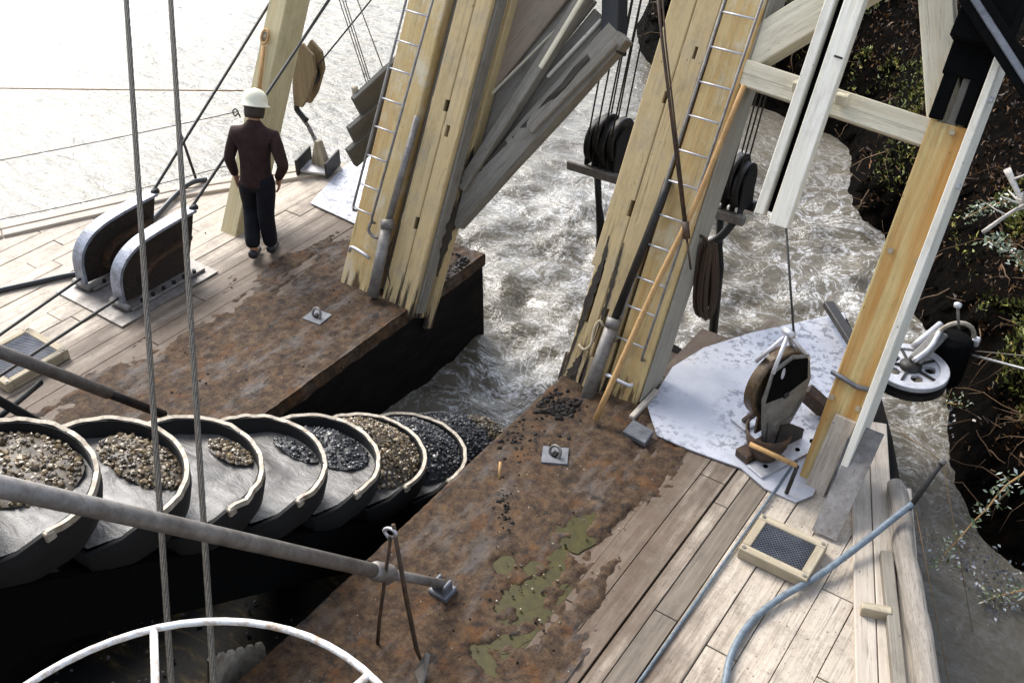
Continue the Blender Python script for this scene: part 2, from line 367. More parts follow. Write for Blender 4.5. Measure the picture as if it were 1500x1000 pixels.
M['darkgravel'] = mk_gravel('dark_wet_gravel', [(0, (.008, .009, .011)), (.6, (.04, .045, .055)), (.85, (.12, .12, .13)), (1, (.3, .28, .24))])
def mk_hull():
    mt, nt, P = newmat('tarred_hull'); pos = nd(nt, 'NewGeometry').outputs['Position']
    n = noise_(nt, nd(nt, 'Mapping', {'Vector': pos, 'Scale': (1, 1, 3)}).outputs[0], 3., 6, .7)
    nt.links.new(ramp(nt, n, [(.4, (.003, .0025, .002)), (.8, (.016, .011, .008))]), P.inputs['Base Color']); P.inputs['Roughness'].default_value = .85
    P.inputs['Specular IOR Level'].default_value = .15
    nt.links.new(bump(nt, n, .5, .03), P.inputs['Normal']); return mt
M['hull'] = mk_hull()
def mk_water():
    mt, nt, P = newmat('muddy_water'); pos = nd(nt, 'NewGeometry').outputs['Position']
    fo = nd(nt, 'Attribute', attribute_name='churn').outputs['Fac']
    wv = nd(nt, 'TexNoise', {'Vector': pos, 'Scale': .8, 'Detail': 3.}).outputs['Color']
    wp = nd(nt, 'VectorMath', {0: pos, 1: nd(nt, 'VectorMath', {0: wv, 1: (1.4, 1.4, 0)}, operation='MULTIPLY').outputs[0]}, operation='ADD').outputs[0]
    n1 = noise_(nt, wp, 1.1, 6, .62, .8); n2 = noise_(nt, wp, 3.2, 6, .65, .5); n0 = noise_(nt, pos, .5, 4, .6)
    rid = lambda n, w_: ramp(nt, mth(nt, 'ABSOLUTE', mth(nt, 'SUBTRACT', n, .5)), [(0., 1.), (w_, 0.)])
    foam = mth(nt, 'MAXIMUM', rid(n1, .024), mth(nt, 'MULTIPLY', rid(n2, .028), .9))
    fine = noise_(nt, pos, 22., 5, .7)
    foam = mth(nt, 'MULTIPLY', foam, ramp(nt, fine, [(.36, .0), (.6, 1.)]))
    foam = mth(nt, 'MULTIPLY', mth(nt, 'MULTIPLY', foam, fo), ramp(nt, n0, [(.35, .3), (.55, 1.)]), True)
    col = ramp(nt, n0, [(.3, (.07, .056, .033)), (.7, (.15, .135, .11))])
    col = mix(nt, foam, col, (.62, .62, .62))
    nt.links.new(col, P.inputs['Base Color'])
    P.inputs['IOR'].default_value = 1.33
    nt.links.new(mth(nt, 'ADD', .07, mth(nt, 'MULTIPLY', foam, .45)), P.inputs['Roughness'])
    r1 = noise_(nt, nd(nt, 'Mapping', {'Vector': pos, 'Rotation': (0, 0, .6), 'Scale': (1, 2.6, 1)}).outputs[0], 2.4, 5, .6, .5)
    r2 = noise_(nt, pos, 9., 4, .6, .4)
    b = bump(nt, r1, .5, .12); b = bump(nt, r2, .3, .04, b); nt.links.new(b, P.inputs['Normal'])
    return mt
M['water'] = mk_water()
def mk_soil():
    mt, nt, P = newmat('peat_bank'); pos = nd(nt, 'NewGeometry').outputs['Position']
    n = noise_(nt, pos, 2.2, 8, .7); n2 = noise_(nt, pos, 11., 6, .7)
    col = ramp(nt, n2, [(.45, (.0012, .0009, .0006)), (.62, (.004, .0022, .001)), (.8, (.022, .010, .004))])
    nt.links.new(col, P.inputs['Base Color']); P.inputs['Roughness'].default_value = .95; P.inputs['Specular IOR Level'].default_value = .04
    nt.links.new(bump(nt, n2, .8, .06, bump(nt, n, .8, .2)), P.inputs['Normal']); return mt
M['soil'] = mk_soil()
def mk_leaf(name, stops, rough=.6):
    mt, nt, P = newmat(name); rn = nd(nt, 'NewGeometry').outputs['Random Per Island']
    nt.links.new(ramp(nt, rn, stops), P.inputs['Base Color']); P.inputs['Roughness'].default_value = rough
    return mt
M['moss'] = mk_leaf('moss_leaves', [(0, (.018, .022, .006)), (.45, (.09, .11, .014)), (.8, (.20, .21, .03)), (1, (.34, .24, .06))])
M['deadleaf'] = mk_leaf('dead_litter', [(0, (.014, .006, .002)), (.6, (.07, .03, .008)), (1, (.20, .09, .02))])
M['willow'] = mk_leaf('willow_leaves', [(0, (.05, .08, .02)), (.6, (.18, .22, .12)), (1, (.5, .53, .48))], .35)
M['deadwood'] = plain('bleached_dead_wood', (.5, .47, .43), .7, .35)
M['root'] = plain('brown_root', (.10, .055, .022), .8, .5)
M['scum'] = mk_leaf('floating_scum', [(0, (.01, .011, .012)), (.6, (.08, .09, .10)), (1, (.45, .46, .48))], .3)
M['jacket'] = plain('maroon_jacket', (.032, .016, .014), .85, .35, 14, .2)
M['trousers'] = plain('dark_trousers', (.007, .007, .010), .85, .4, 14, .2)
M['boots'] = plain('dark_boots', (.012, .012, .015), .5, .3)
M['skin'] = plain('skin', (.33, .16, .09), .55, .12)
M['hair'] = plain('dark_hair', (.03, .02, .012), .7, .4, 90)
M['hat'] = plain('cream_hard_hat', (.70, .66, .50), .3, .06, 4, .5, .0)

# ================================================================== THE SETTING
def sstep(a, b, x):
    t = max(0., min(1., (x-a)/(b-a))); return t*t*(3-2*t)
def fbm(x, y, z=0., o=4, s=1.):
    return noise.fractal(V((x*s, y*s, z)), .6, 2.1, o, noise_basis='PERLIN_ORIGINAL')

# ---- water
def spaced(lo, hi, a, b, d):
    out = []; x = a
    while x < b: out.append(x); x += d
    out.append(b); g = d
    while out[-1] < hi: g *= 1.35; out.append(out[-1]+g)
    g = d
    while out[0] > lo: g *= 1.35; out.insert(0, out[0]-g)
    return out
def make_water():
    xs = spaced(-220, 120, -24, 2.5, .085); ys = spaced(-60, 260, 1.0, 16.5, .085)
    vs = []; churn = []
    for y in ys:
        for x in xs:
            c1 = math.exp(-(((x+2.9)**2+(y-10.2)**2)/(2.9**2))); c2 = math.exp(-(((x+4.9)**2+(y-9.0)**2)/(3.0**2)))
            c3 = math.exp(-(((x+4.5)**2+(y-6.9)**2)/(1.4**2)))
            c = min(1., c1*1.15+c2*.75+c3*.6); calm = .2
            near = -26 < x < 4 and 0 < y < 18
            z = -1.0
            if near:
                k = calm+c*2.0
                z += k*.045*noise.noise(V((x*1.1+y*.3, y*1.5, 0))) + k*.05*noise.noise(V((x*2.3, y*3.1-x*.8, 3))) + (k*.018)*noise.noise(V((x*6.1, y*6.7, 9)))
                z -= .04*max(0., 1-((x+.9)**2+(y-8.6)**2)/2)
            vs.append((x, y, z)); churn.append(c)
    n = len(xs); fs = [(j*n+i, j*n+i+1, (j+1)*n+i+1, (j+1)*n+i) for j in range(len(ys)-1) for i in range(n-1)]
    me = bpy.data.meshes.new('water'); me.from_pydata(vs, [], fs); me.materials.append(M['water'])
    a = me.attributes.new('churn', 'FLOAT', 'POINT'); a.data.foreach_set('value', churn)
    me.polygons.foreach_set('use_smooth', [True]*len(fs))
    tag(link('water', me), 'muddy grey brown pond water churned to foam ahead of the bow', 'water', kind='structure')
make_water()

# ---- bank
SHORE = [(-16, 46), (-11.5, 30), (-9.6, 19), (-7.7, 15.3), (-5.15, 14.7), (-3.8, 14.2), (-3.1, 12.5), (-2.3, 11.66), (-1.45, 10.2), (-.85, 9.1), (-.6, 8.4), (-.25, 7.6), (.15, 7.15), (.9, 6.95), (2.2, 6.3), (5, 4.4), (12, -2), (30, -20)]
SH = smoothline([V((a, b, 0)) for a, b in SHORE], 22)
PROF = [(-.9, -2.2), (-.25, -1.35), (0, -1.0), (.12, -.75), (.2, -.45), (.3, -.15), (.42, .1), (.6, .32), (.85, .55), (1.15, .75), (1.5, .95), (2.0, 1.15), (2.7, 1.4), (3.6, 1.75), (5, 2.2), (7, 2.9), (10, 3.8), (16, 5.5), (28, 8), (60, 12)]
PR = smoothline([V((a, b, 0)) for a, b in PROF], 4)
def bank_point(i, j):
    p = SH[i]; t = (SH[min(i+1, len(SH)-1)]-SH[max(i-1, 0)]).normalized(); nrm = V((-t.y, t.x, 0))
    if nrm.x < 0 and nrm.y < 0: nrm = -nrm
    q = PR[j]; b = p + nrm*q.x; z = q.y
    k = sstep(-.6, .4, q.x)
    d = .28*fbm(b.x, b.y, z*1.2, 5, 1.1) + .10*fbm(b.x, b.y, z*3., 4, 4.2)
    hollow = .35*noise.noise(V((b.x*.7, b.y*.7, 5)))
    return V((b.x + nrm.x*d*.8*k, b.y + nrm.y*d*.8*k, z + k*(d*.9 + hollow*sstep(.3, 2, q.x))))
def make_bank():
    n = len(PR); vs = []; fs = []
    for i in range(len(SH)):
        for j in range(n): vs.append(bank_point(i, j))
    for i in range(len(SH)-1):
        for j in range(n-1): fs.append((i*n+j, (i+1)*n+j, (i+1)*n+j+1, i*n+j+1))
    me = bpy.data.meshes.new('bank'); me.from_pydata(vs, [], fs); me.materials.append(M['soil']); me.polygons.foreach_set('use_smooth', [True]*len(fs))
    tag(link('bank', me), 'steep dark peat bank with roots rising from the pond', 'bank', kind='structure')
    # moss, grass tufts and dead litter growing on it
    rnd = random.Random(3); mo = MB(); li = MB()
    for _ in range(110000):
        i = rnd.randrange(30, len(SH)-70); j = rnd.randrange(16, min(n-1, 62))
        if j < 26 and rnd.random() < .6: continue
        a, b, c = bank_point(i, j), bank_point(i+1, j), bank_point(i, j+1)
        p = a + (b-a)*rnd.random() + (c-a)*rnd.random()
        if (p.x-CAM.x)**2+(p.y-CAM.y)**2 > 30**2: continue
        g = noise.noise(V((p.x*.9, p.y*.9, p.z))) + .5*noise.noise(V((p.x*3, p.y*3, 4)))
        s = rnd.uniform(.02, .055); up = V((rnd.uniform(-1, 1), rnd.uniform(-1, 1), rnd.uniform(.1, 1.2))).normalized(); sd_ = up.cross(V((rnd.uniform(-1, 1), rnd.uniform(-1, 1), rnd.uniform(-1, 1)))).normalized()
        q = [p-sd_*s*.4, p+up*s*.8-sd_*s*.1, p+up*s*1.7, p+up*s*.7+sd_*s*.5]
        if g > .02 and j > 18: mo.add(q, [(0, 1, 2, 3)])
        elif rnd.random() < .4: li.add(q, [(0, 1, 2, 3)])
    tag(mo.build('moss', M['moss']), 'green and yellow moss and low leaves on the bank', 'moss', kind='stuff')
    tag(li.build('leaf_litter', M['deadleaf']), 'brown dead litter scattered over the dark bank', 'litter', kind='stuff')
    ro = MB()
    for _ in range(420):
        i = rnd.randrange(60, len(SH)-60); j = rnd.randrange(10, 40); p = bank_point(i, j)
        d = V((rnd.uniform(-1, 1), rnd.uniform(-1, 1), rnd.uniform(-.6, .3))).normalized(); L = rnd.uniform(.2, .8); pts = [p]
        for k in range(4):
            d = (d+V((rnd.uniform(-.5, .5), rnd.uniform(-.5, .5), rnd.uniform(-.5, .3)))).normalized(); pts.append(pts[-1]+d*L/4)
        r0 = rnd.uniform(.003, .010); ro.tube([q+V((0, 0, .03)) for q in pts], [r0, r0*.9, r0*.7, r0*.5, r0*.2], 4)
    tag(ro.build('roots', M['root'], None, True), 'tangle of thin brown roots hanging on the bank', 'roots', kind='stuff')
make_bank()

# ---- hulls and decks
PORT = [(-5.44, -1), (-5.44, 7.19), (-6.05, 7.3), (-7.0, 7.7), (-8.0, 8.2), (-8.25, 7.95), (-9.41, 6.3), (-10.26, 4.61), (-12.6, 0), (-13.1, -1)]
STAR = [(-3.63, -1), (1.95, -1), (-.04+.2, 4.53), (-.95, 6.95), (-1.3, 7.6), (-1.88, 8.42), (-2.4, 7.75), (-2.85, 7.0), (-3.63, 7.19)]
def yrange(poly, x):
    ys = []
    for (x0, y0), (x1, y1) in zip(poly, poly[1:]+poly[:1]):
        if (x0-x)*(x1-x) < 0: ys.append(y0+(y1-y0)*(x-x0)/(x1-x0))
    return (min(ys), max(ys)) if len(ys) >= 2 else None
rd = random.Random(11)
def deck(name, label, poly):
    root = thing(name, None, None); tag(root, label, 'deck', kind='structure')
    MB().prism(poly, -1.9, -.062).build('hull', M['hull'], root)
    return root
port = deck('port_deck', 'weathered plank deck of the far hull with mud along its inner edge', PORT)
star = deck('starboard_deck', 'weathered plank deck of the near hull with mud along its inner edge', STAR)
def plank(root, x0, x1, y0, y1, mat, z=0.):
    zc = z + rd.uniform(-.005, .004)
    return beam('plank', ((x0+x1)/2, y0, zc-.025), ((x0+x1)/2+rd.uniform(-.003, .003), y1, zc-.025), x1-x0+.004, .05, mat, root, bevel=.003)
x = -6.6
while x > -12.4:
    wd = rd.uniform(.17, .25); yr = yrange(PORT, x-wd/2)
    if yr:
        y = yr[0]+rd.uniform(0, .5)-.5; y = max(y, yr[0])
        while y < yr[1]-.15:
            L = rd.uniform(2.0, 3.8); y1 = min(y+L, yr[1]-.03)
            if yr[1]-y1 < .5: y1 = yr[1]-.03
            plank(port, x-wd+.009, x, y, y1-.008, M['deck']); y = y1
    x -= wd
E1a, E1b = V((-1.2, 6.59, 0)), V((-.38, 4.39, 0)); ED = (E1b-E1a).normalized(); EN = V((-ED.y, ED.x, 0))
if EN.x < 0: EN = -EN
strips = [(-2.95, -2.72), (-2.71, -2.5), (-2.49, -2.28), (-2.27, -2.06), (-2.05, -1.848), (-1.826, -1.72), (-1.71, -1.545), (-1.53, -1.3), (-1.29, -1.08), (-1.07, -.84), (-.83, -.60), (-.59, -.37), (-.36, -.13), (-.12, .1), (.11, .34), (.35, .58)]
for (a, b) in strips:
    yend = min(7.2, E1a.y+(ED.y/ED.x)*(max(a, -1.19)-E1a.x) + .02) if b > -1.25 else (8.0 if b > -1.4 else 7.4 if b < -2.4 else 7.9)
    y = -.9
    while y < yend-.1:
        L = rd.uniform(1.6, 3.2); y1 = min(y+L, yend)
        if yend-y1 < .4: y1 = yend
        plank(star, a, b, y, y1-.01, M['darkwood'] if (a, b) == (-1.71, -1.545) else M['deck'], -.016 if b < -2.2 else 0.); y = y1
# boards laid along the slanting outer edge
for k, (o, wd) in enumerate(((.075, .14), (.225, .145), (.38, .15))):
    p = E1a + EN*o - ED*((.12, .3, -.45)[k]); 
    beam('edge_board', p+V((0, 0, .004)), p+ED*3.1+V((0, 0, .002)), wd, .055, M['edgewood'], star, xhint=EN, bevel=.006)
    beam('edge_board', p+ED*3.12+V((0, 0, .002)), p+ED*7.2+V((0, 0, .002)), wd, .055, M['edgewood'], star, xhint=EN, bevel=.006)
# port outer edge boards
for (a, b) in (((-12.55, .1), (-10.26, 4.61)), ((-10.255, 4.62), (-9.41, 6.3)), ((-9.405, 6.31), (-8.25, 7.95))):
    p, q = V((a[0], a[1], .012)), V((b[0], b[1], .012)); d = (q-p).normalized(); nn = V((d.y, -d.x, 0))
    beam('edge_board', p+nn*.09, q+nn*.09, .15, .06, M['edgewood'], port, xhint=nn)
    beam('edge_board', p+nn*.25-V((0, 0, .006)), q+nn*.25-V((0, 0, .006)), .14, .06, M['edgewood'], port, xhint=nn)

# ---- mud carpets
PUD = [(845, 775, .13, .07), (835, 800, .12, .06), (790, 845, .13, .10), (768, 885, .16, .13), (760, 905, .10, .09), (735, 828, .08, .05), (775, 925, .08, .05), (715, 960, .09, .05), (735, 975, .09, .05), (825, 870, .08, .05), (780, 900, .06, .05), (690, 955, .06, .05)]
PUDW = [(at(a, b, z=.0), r1, r2) for a, b, r1, r2 in PUD]
def mud(name, label, x0, x1, y0, y1, outer, puddles=()):
    d = .024; nx, ny = int((x1-x0)/d)+1, int((y1-y0)/d)+1; vs = []; fs = []
    for j in range(ny):
        for i in range(nx):
            x, y = x0+i*d, y0+j*d
            e = outer(x, y)                       # metres inside the carpet's outer edge
            n1 = fbm(x*1.6, y*.5, 0, 5, 2.0); n2 = fbm(x, y, 7, 4, 9.)
            h = .016 + .010*fbm(x, y, 2, 4, 2.2) + .007*n2 + .004*noise.noise(V((x*40, y*40, 1)))
            k = sstep(-.25, .28, e+.42*n1+.1*n2)
            h = -.035*(1-k)+h*k
            for (c, rx, ry) in puddles:
                q = ((x-c.x)/rx)**2*.75+((y-c.y)/(ry*2.2))**2*.75
                if q < 6: h -= .046*math.exp(-q*1.5)*max(0., min(1.3, .62+.8*n2+2.6*fbm(x, y, 3, 4, 5.)))
            vs.append((x, y, h))
    for j in range(ny-1):
        for i in range(nx-1): fs.append((j*nx+i, j*nx+i+1, (j+1)*nx+i+1, (j+1)*nx+i))
    # a skirt hanging over the well edge
    ix = nx-1 if x1 < -5 else 0; b = len(vs); sg = 1 if ix else -1
    for j in range(ny):
        x, y, h = vs[j*nx+ix]; vs.append((x+sg*.012, y, h-.03-.012*noise.noise(V((y*9, 0, 0))))); vs.append((x+sg*.006, y, -.13-.04*noise.noise(V((y*5, 3, 0)))))
    for j in range(ny-1):
        a0, a1 = j*nx+ix, (j+1)*nx+ix
        fs.append((a0, a1, b+2*j+2, b+2*j)); fs.append((b+2*j, b+2*j+2, b+2*j+3, b+2*j+1))
    me = bpy.data.meshes.new(name); me.from_pydata(vs, [], fs); me.materials.append(M['mud']); me.polygons.foreach_set('use_smooth', [True]*len(fs))
    tag(link(name, me), label, 'mud', kind='stuff')
def bowcut(poly):
    return lambda x, y: (yrange(poly, x) or (0, -9))[1]-.02-y
pc, sc_ = bowcut(PORT), bowcut(STAR)
mud('mud_layer', 'brown rusty mud caked along the inner edge of the far deck', -7.7, -5.43, -.9, 7.24, lambda x, y: min(x+7.1, (pc(x, y)+.3) if x < -5.5 else 1))
mud('mud_layer', 'brown rusty mud with puddles caked along the inner edge of the near deck', -3.635, -1.9, -.9, 6.9, lambda x, y: min(-2.42-.2*(y-5.7)-x if y > 3.3 else -1.94-x, (6.35-y)*.8), PUDW)
for k, (c, r1, r2) in enumerate(PUDW):
    if k in (1, 4, 10): continue
    rr = random.Random(k); poly = []
    for a in range(28):
        t = 2*math.pi*a/28; q = 1.5+.3*noise.noise(V((math.cos(t)*2, math.sin(t)*2, k)))
        poly.append((c.x+math.cos(t)*r1*q, c.y+math.sin(t)*r2*2.2*q))
    tag(MB().prism(poly, -.03-.001*k, -.002-.0008*k).build('puddle', M['puddle']), ['long olive green puddle in the near deck mud beside the bleached planks', '', 'olive green puddle below the topmost one in the near deck mud', 'largest olive green puddle in the near deck mud', '', 'small olive green puddle left of the others in the near deck mud', 'small olive puddle just below the largest puddle', 'olive puddle near the bottom edge of the picture in the mud', 'lowest olive puddle in the near deck mud', 'small olive puddle right of the largest puddle', '', 'leftmost tiny olive puddle at the bottom of the near deck'][k], 'puddle', 'olive puddles in the near deck mud')

# ================================================================== THE BOW GANTRY
gan = thing('bow_gantry', 'cream and off-white timber bow gantry leaning over the water', 'gantry', (-4.5, GY, 0))
def pocket_timber(name, x0, x1, z0, z1, depth, mat, parent, pockets=(), y0=GY, dl=0.):
    """leaning timber, aft face on the gantry plane, with mortises cut into that face; pockets: (xa, xb, sa, sb, deep) in local metres"""
    p0 = V(((x0+x1)/2, gy(z0, y0), z0)); L = (z1-z0)*math.sqrt(1+GK*GK); Mx = frame(GL, V((1, 0, 0))); Mx.translation = p0
    wd = (x1-x0)/2
    xs = sorted(set([-wd, wd]+[round(max(-wd, min(wd, q)), 4) for p in pockets for q in p[:2]])); zs = sorted(set([0., L]+[round(q, 4) for p in pockets for q in p[2:4]]))
    def dp(i, j):
        if i < 0 or j < 0 or i >= len(xs)-1 or j >= len(zs)-1: return None
        cx, cz = (xs[i]+xs[i+1])/2, (zs[j]+zs[j+1])/2
        for p in pockets:
            if p[0] < cx < p[1] and p[2] < cz < p[3]: return p[4]
        return 0.
    b = MB()
    for i in range(len(xs)-1):
        for j in range(len(zs)-1):
            d = dp(i, j); a, c, e, f = xs[i], xs[i+1], zs[j], zs[j+1]
            b.add([(a, d, e), (c, d, e), (c, d, f), (a, d, f)], [(0, 1, 2, 3)])
            d2 = dp(i+1, j)
            if d2 is None: d2 = depth
            if d2 != d: b.add([(c, d, e), (c, d2, e), (c, d2, f), (c, d, f)], [(0, 1, 2, 3)])
            if i == 0: b.add([(a, d, e), (a, depth, e), (a, depth, f), (a, d, f)], [(3, 2, 1, 0)])
            d2 = dp(i, j+1)
            if d2 is None: d2 = depth
            if d2 != d: b.add([(a, d, f), (c, d, f), (c, d2, f), (a, d2, f)], [(0, 1, 2, 3)])
            if j == 0: b.add([(a, d, e), (c, d, e), (c, depth, e), (a, depth, e)], [(3, 2, 1, 0)])
    b.add([(-wd, depth, 0), (wd, depth, 0), (wd, depth, L), (-wd, depth, L)], [(3, 2, 1, 0)])
    me = bpy.data.meshes.new(name); me.from_pydata(b.v, [], b.f)
    bm = bmesh.new(); bm.from_mesh(me); bmesh.ops.remove_doubles(bm, verts=bm.verts, dist=.0005)
    bmesh.ops.bevel(bm, geom=[e for e in bm.edges if e.is_manifold and e.calc_face_angle(0) > .6 and e.calc_length() > .3], offset=.01, segments=1, affect='EDGES'); bm.to_mesh(me); bm.free()
    me.materials.append(mat)
    return link(name, me, parent, Mx)
SQ = math.sqrt(1+GK*GK)
def loc(px, py, xc, z0=-.06, y0=GY):
    p = ong(px, py, y0); return (p.x-xc, (p.z-z0)*SQ)
TOPZ = 5.2
def hole(px, py, xc, w=.05, h=.12, d=.25):
    a, s = loc(px, py, xc); return (a-w/2, a+w/2, s-h/2, s+h/2, d)
# port leg
xa = -5.685; xb = -5.487
pocket_timber('leg_timber', -6.345, -5.905, -.06, TOPZ, .40, M['yellow'], gan)
pocket_timber('leg_timber', -5.785, -5.585, -.06, TOPZ, .42, M['cream'], gan, [(.055, .1, 2.02, 2.13, .2), (.06, .1, .86, .98, .2)])
pocket_timber('leg_timber', -5.580, -5.395, -.06, TOPZ, .42, M['cream'], gan, [hole(655, 192, xb, .045, .11)])
pocket_timber('leg_filler', -5.902, -5.788, -.06, TOPZ, .25, M['grey'], gan, y0=GY+.13)
beam('side_board', V((-5.375, gy(-.05)+.12, -.05))-GN*.02, V((-5.375, gy(TOPZ)+.12, TOPZ)), .03, .14, M['grey'], gan, bevel=.004)
beam('side_board', V((-5.375, gy(-.3)+.36, -.3)), V((-5.375, gy(TOPZ)+.36, TOPZ)), .035, .13, M['cream'], gan, bevel=.004)
# starboard leg
xs1, xs2 = -3.567, -3.335
pocket_timber('leg_timber', -3.675, -3.455, -.06, TOPZ, .42, M['cream'], gan, [loc(878, 425, xs1)[0] is None or (-.112, -.075, .3, 1.12, .12), (-.02, .015, .62, 1.2, .10), (.075, .111, 1.62, 1.76, .25), (.08, .111, 2.6, 2.7, .25)])
pocket_timber('leg_timber', -3.450, -3.235, -.06, TOPZ, .42, M['cream'], gan, [(-.07, -.045, .35, .8, .06), (.0, .03, 3.0, 3.1, .2)])
pocket_timber('leg_timber', -3.205, -2.885, -.06, TOPZ, .40, M['yellow'], gan, y0=GY+.015)
pocket_timber('leg_filler', -3.232, -3.208, -.06, TOPZ, .3, M['grey'], gan, y0=GY+.08)
beam('side_board', V((-2.872, gy(-.05)+.25, -.05)), V((-2.872, gy(TOPZ)+.25, TOPZ)), .016, .36, M['greyside'], gan, bevel=.003)
# port outer post
pocket_timber('outer_post', -8.15, -7.90, -.08, TOPZ, .34, M['creampost'], gan)
# starboard outer post: ochre face, white flange board, hollow head with its shade boarded in black
zt = 2.56
spost = pocket_timber('outer_post', -1.395, -1.105, -.30, zt, .26, M['ochre'], gan)
for (a, b, mt) in ((-1.395, -1.345, M['ochre']), (-1.275, -1.215, M['grey'])):
    beam('post_web', V(((a+b)/2, gy(zt), zt))-GN*.13, V(((a+b)/2, gy(3.5), 3.5))-GN*.13, b-a, .25, mt, gan, bevel=.004)
beam('post_back', V((-1.25, gy(zt-.0), zt))-GN*.235, V((-1.25, gy(3.6), 3.6))-GN*.235, .285, .05, M['rotten'], gan)  # dark back sets the hollow's shade in its colour
beam('flange_board', V((-1.073, gy(.1), .1))+GN*.0, V((-1.073, gy(3.12), 3.12))+GN*.0, .055, .40, M['white'], gan, bevel=.006)
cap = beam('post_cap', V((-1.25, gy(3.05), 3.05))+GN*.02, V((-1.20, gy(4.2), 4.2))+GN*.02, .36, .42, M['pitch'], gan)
for (pa, pw, pz) in ((-1.355, .10, 2.57), (-1.175, .085, 2.57)): beam('hollow_shade_tongue', V((pa, gy(pz), pz))+GN*.03, V((pa, gy(2.9), 2.9))+GN*.04, pw, .04, M['pitch'], gan)  # black tongues and panel stand for shade inside the hollow head
beam('hollow_shade_panel', V((-1.27, gy(2.85), 2.85))+GN*.035, V((-1.27, gy(3.3), 3.3))+GN*.06, .30, .05, M['pitch'], gan)
gbeam2 = (ong(1440, 20, GY-.35), ong(1540, 175, GY-.35))
beam('head_strut', gbeam2[0]+(gbeam2[0]-gbeam2[1])*.6, gbeam2[1], .16, .12, M['pitch'], gan, xhint=V((1, 0, 0)))
beam('head_strut_edge', gbeam2[0]+(gbeam2[0]-gbeam2[1])*.6+GN*.07, gbeam2[1]+GN*.07, .05, .012, M['slate'], gan, xhint=V((1, 0, 0)))
for z_ in (2.2, 2.75): MB().tube([V((-1.05, gy(z_), z_))+GN*.1, V((-1.02, gy(z_), z_))+GN*.1], .025, 8).build('bolt', M['pale'], gan)
for (a, b) in ((1305, 367), (1345, 383), (1219, 581), (1258, 598), (1395, 195)):
    p = ong(a, b); MB().tube([p-GN*.01, p+GN*.03], .022, 8).build('bolt', M['boxwood'], spost)
p = ong(1248, 560); MB().tube([ong(1222, 545)+GN*.015-V((.02, 0, 0)), ong(1240, 556)+GN*.02, ong(1256, 566)+GN*.02, ong(1276, 569)+GN*.015+V((.06, 0, 0))], .02, 6).build('strap', M['slate'], spost, True)
# foot boards of the starboard outer post
beam('foot_board', ong(1165, 775, GY-.03)+V((.02, 0, 0)), ong(1240, 612, GY-.03), .17, .06, M['edgewood'], gan)
beam('foot_board', ong(1190, 780, GY-.06)+V((.03, 0, 0)), ong(1248, 640, GY-.06), .05, .05, M['slate'], gan)
q0, q1 = at(1190, 792, z=.02), at(1232, 655, y=gy(.75)-.25)
beam('splash_plate', V((-1.0, q0.y+.1, .02)), V((-1.0, gy(.55)-.05, .55)), .19, .012, M['grimy'], gan, bevel=.0)
# crossbeams and braces to starboard
def gbeam(name, a, b, wd, th, mat, off=0., rough=0., bevel=.01):
    """timber in the leaning plane between two pixels, its wide side facing aft"""
    p, q = ong(a[0], a[1], GY+off), ong(b[0], b[1], GY+off)
    d = (q-p).normalized(); return beam(name, p-GN*th/2, q-GN*th/2, wd, th, mat, gan, xhint=d.cross(GN), bevel=bevel, rough=rough, seg=6 if rough else 1)
gbeam('crossbeam', (1085, 95), (1375, 190), .115, .26, M['offwhite'], .02)
gbeam('crossbeam', (1083, 112), (1372, 208), .12, .25, M['offwhite'], .024)
gbeam('brace', (1060, 95), (1330, -70), .30, .22, M['offwhite'], .05)
gbeam('brace', (1384, 190), (1362, -120), .24, .22, M['offwhite'], .09)
for a, b in ((1172, 128), (1235, 146)): 
    p = ong(a, b, GY-.0); MB().box(p+GN*.03, (.10, .07, .08)).build('cleat', M['offwhite'], gan, bevel=.008)
# braces between the legs (port side truss, weathered grey)
gbeam('brace', (657, 322), (905, 45), .25, .16, M['grey'], .30, .006)
gbeam('brace_ledger', (775, 192), (900, 62), .07, .05, M['grey'], .255)
gbeam('rot_scar', (752, 205), (862, 83), .06, .01, M['rotten'], .296, .012, 0)
gbeam('rot_scar', (690, 262), (742, 208), .03, .01, M['rotten'], .296, .008, 0)
gbeam('strut', (672, 276), (868, -30), .115, .12, M['grey'], .235)
gbeam('strut_cap', (790, 100), (872, -35), .05, .02, M['offwhite'], .21)
gbeam('back_board', (690, 255), (880, 22), .20, .04, M['grey'], .42)
gbeam('back_board', (672, 232), (860, -10), .26, .04, M['grey'], .46)
gbeam('upper_board', (690, 130), (840, -60), .42, .05, M['pinkish'], .40)
gbeam('upper_board', (660, 60), (780, -90), .42, .05, M['pinkish'], .43)
gbeam('light_ledge', (800, 113), (880, 28), .03, .05, M['white'], .36)
gbeam('light_ledge', (718, 138), (835, 22), .022, .04, M['offwhite'], .37)
gbeam('hanger_iron', (892, 78), (895, -60), .17, .2, M['black'], .30)
# head of the gantry, above the picture
beam('cap_beam', V((-8.4, gy(TOPZ)+.2, TOPZ+.15)), V((-.7, gy(TOPZ)+.2, TOPZ+.15)), .4, .4, M['offwhite'], gan, xhint=GN)

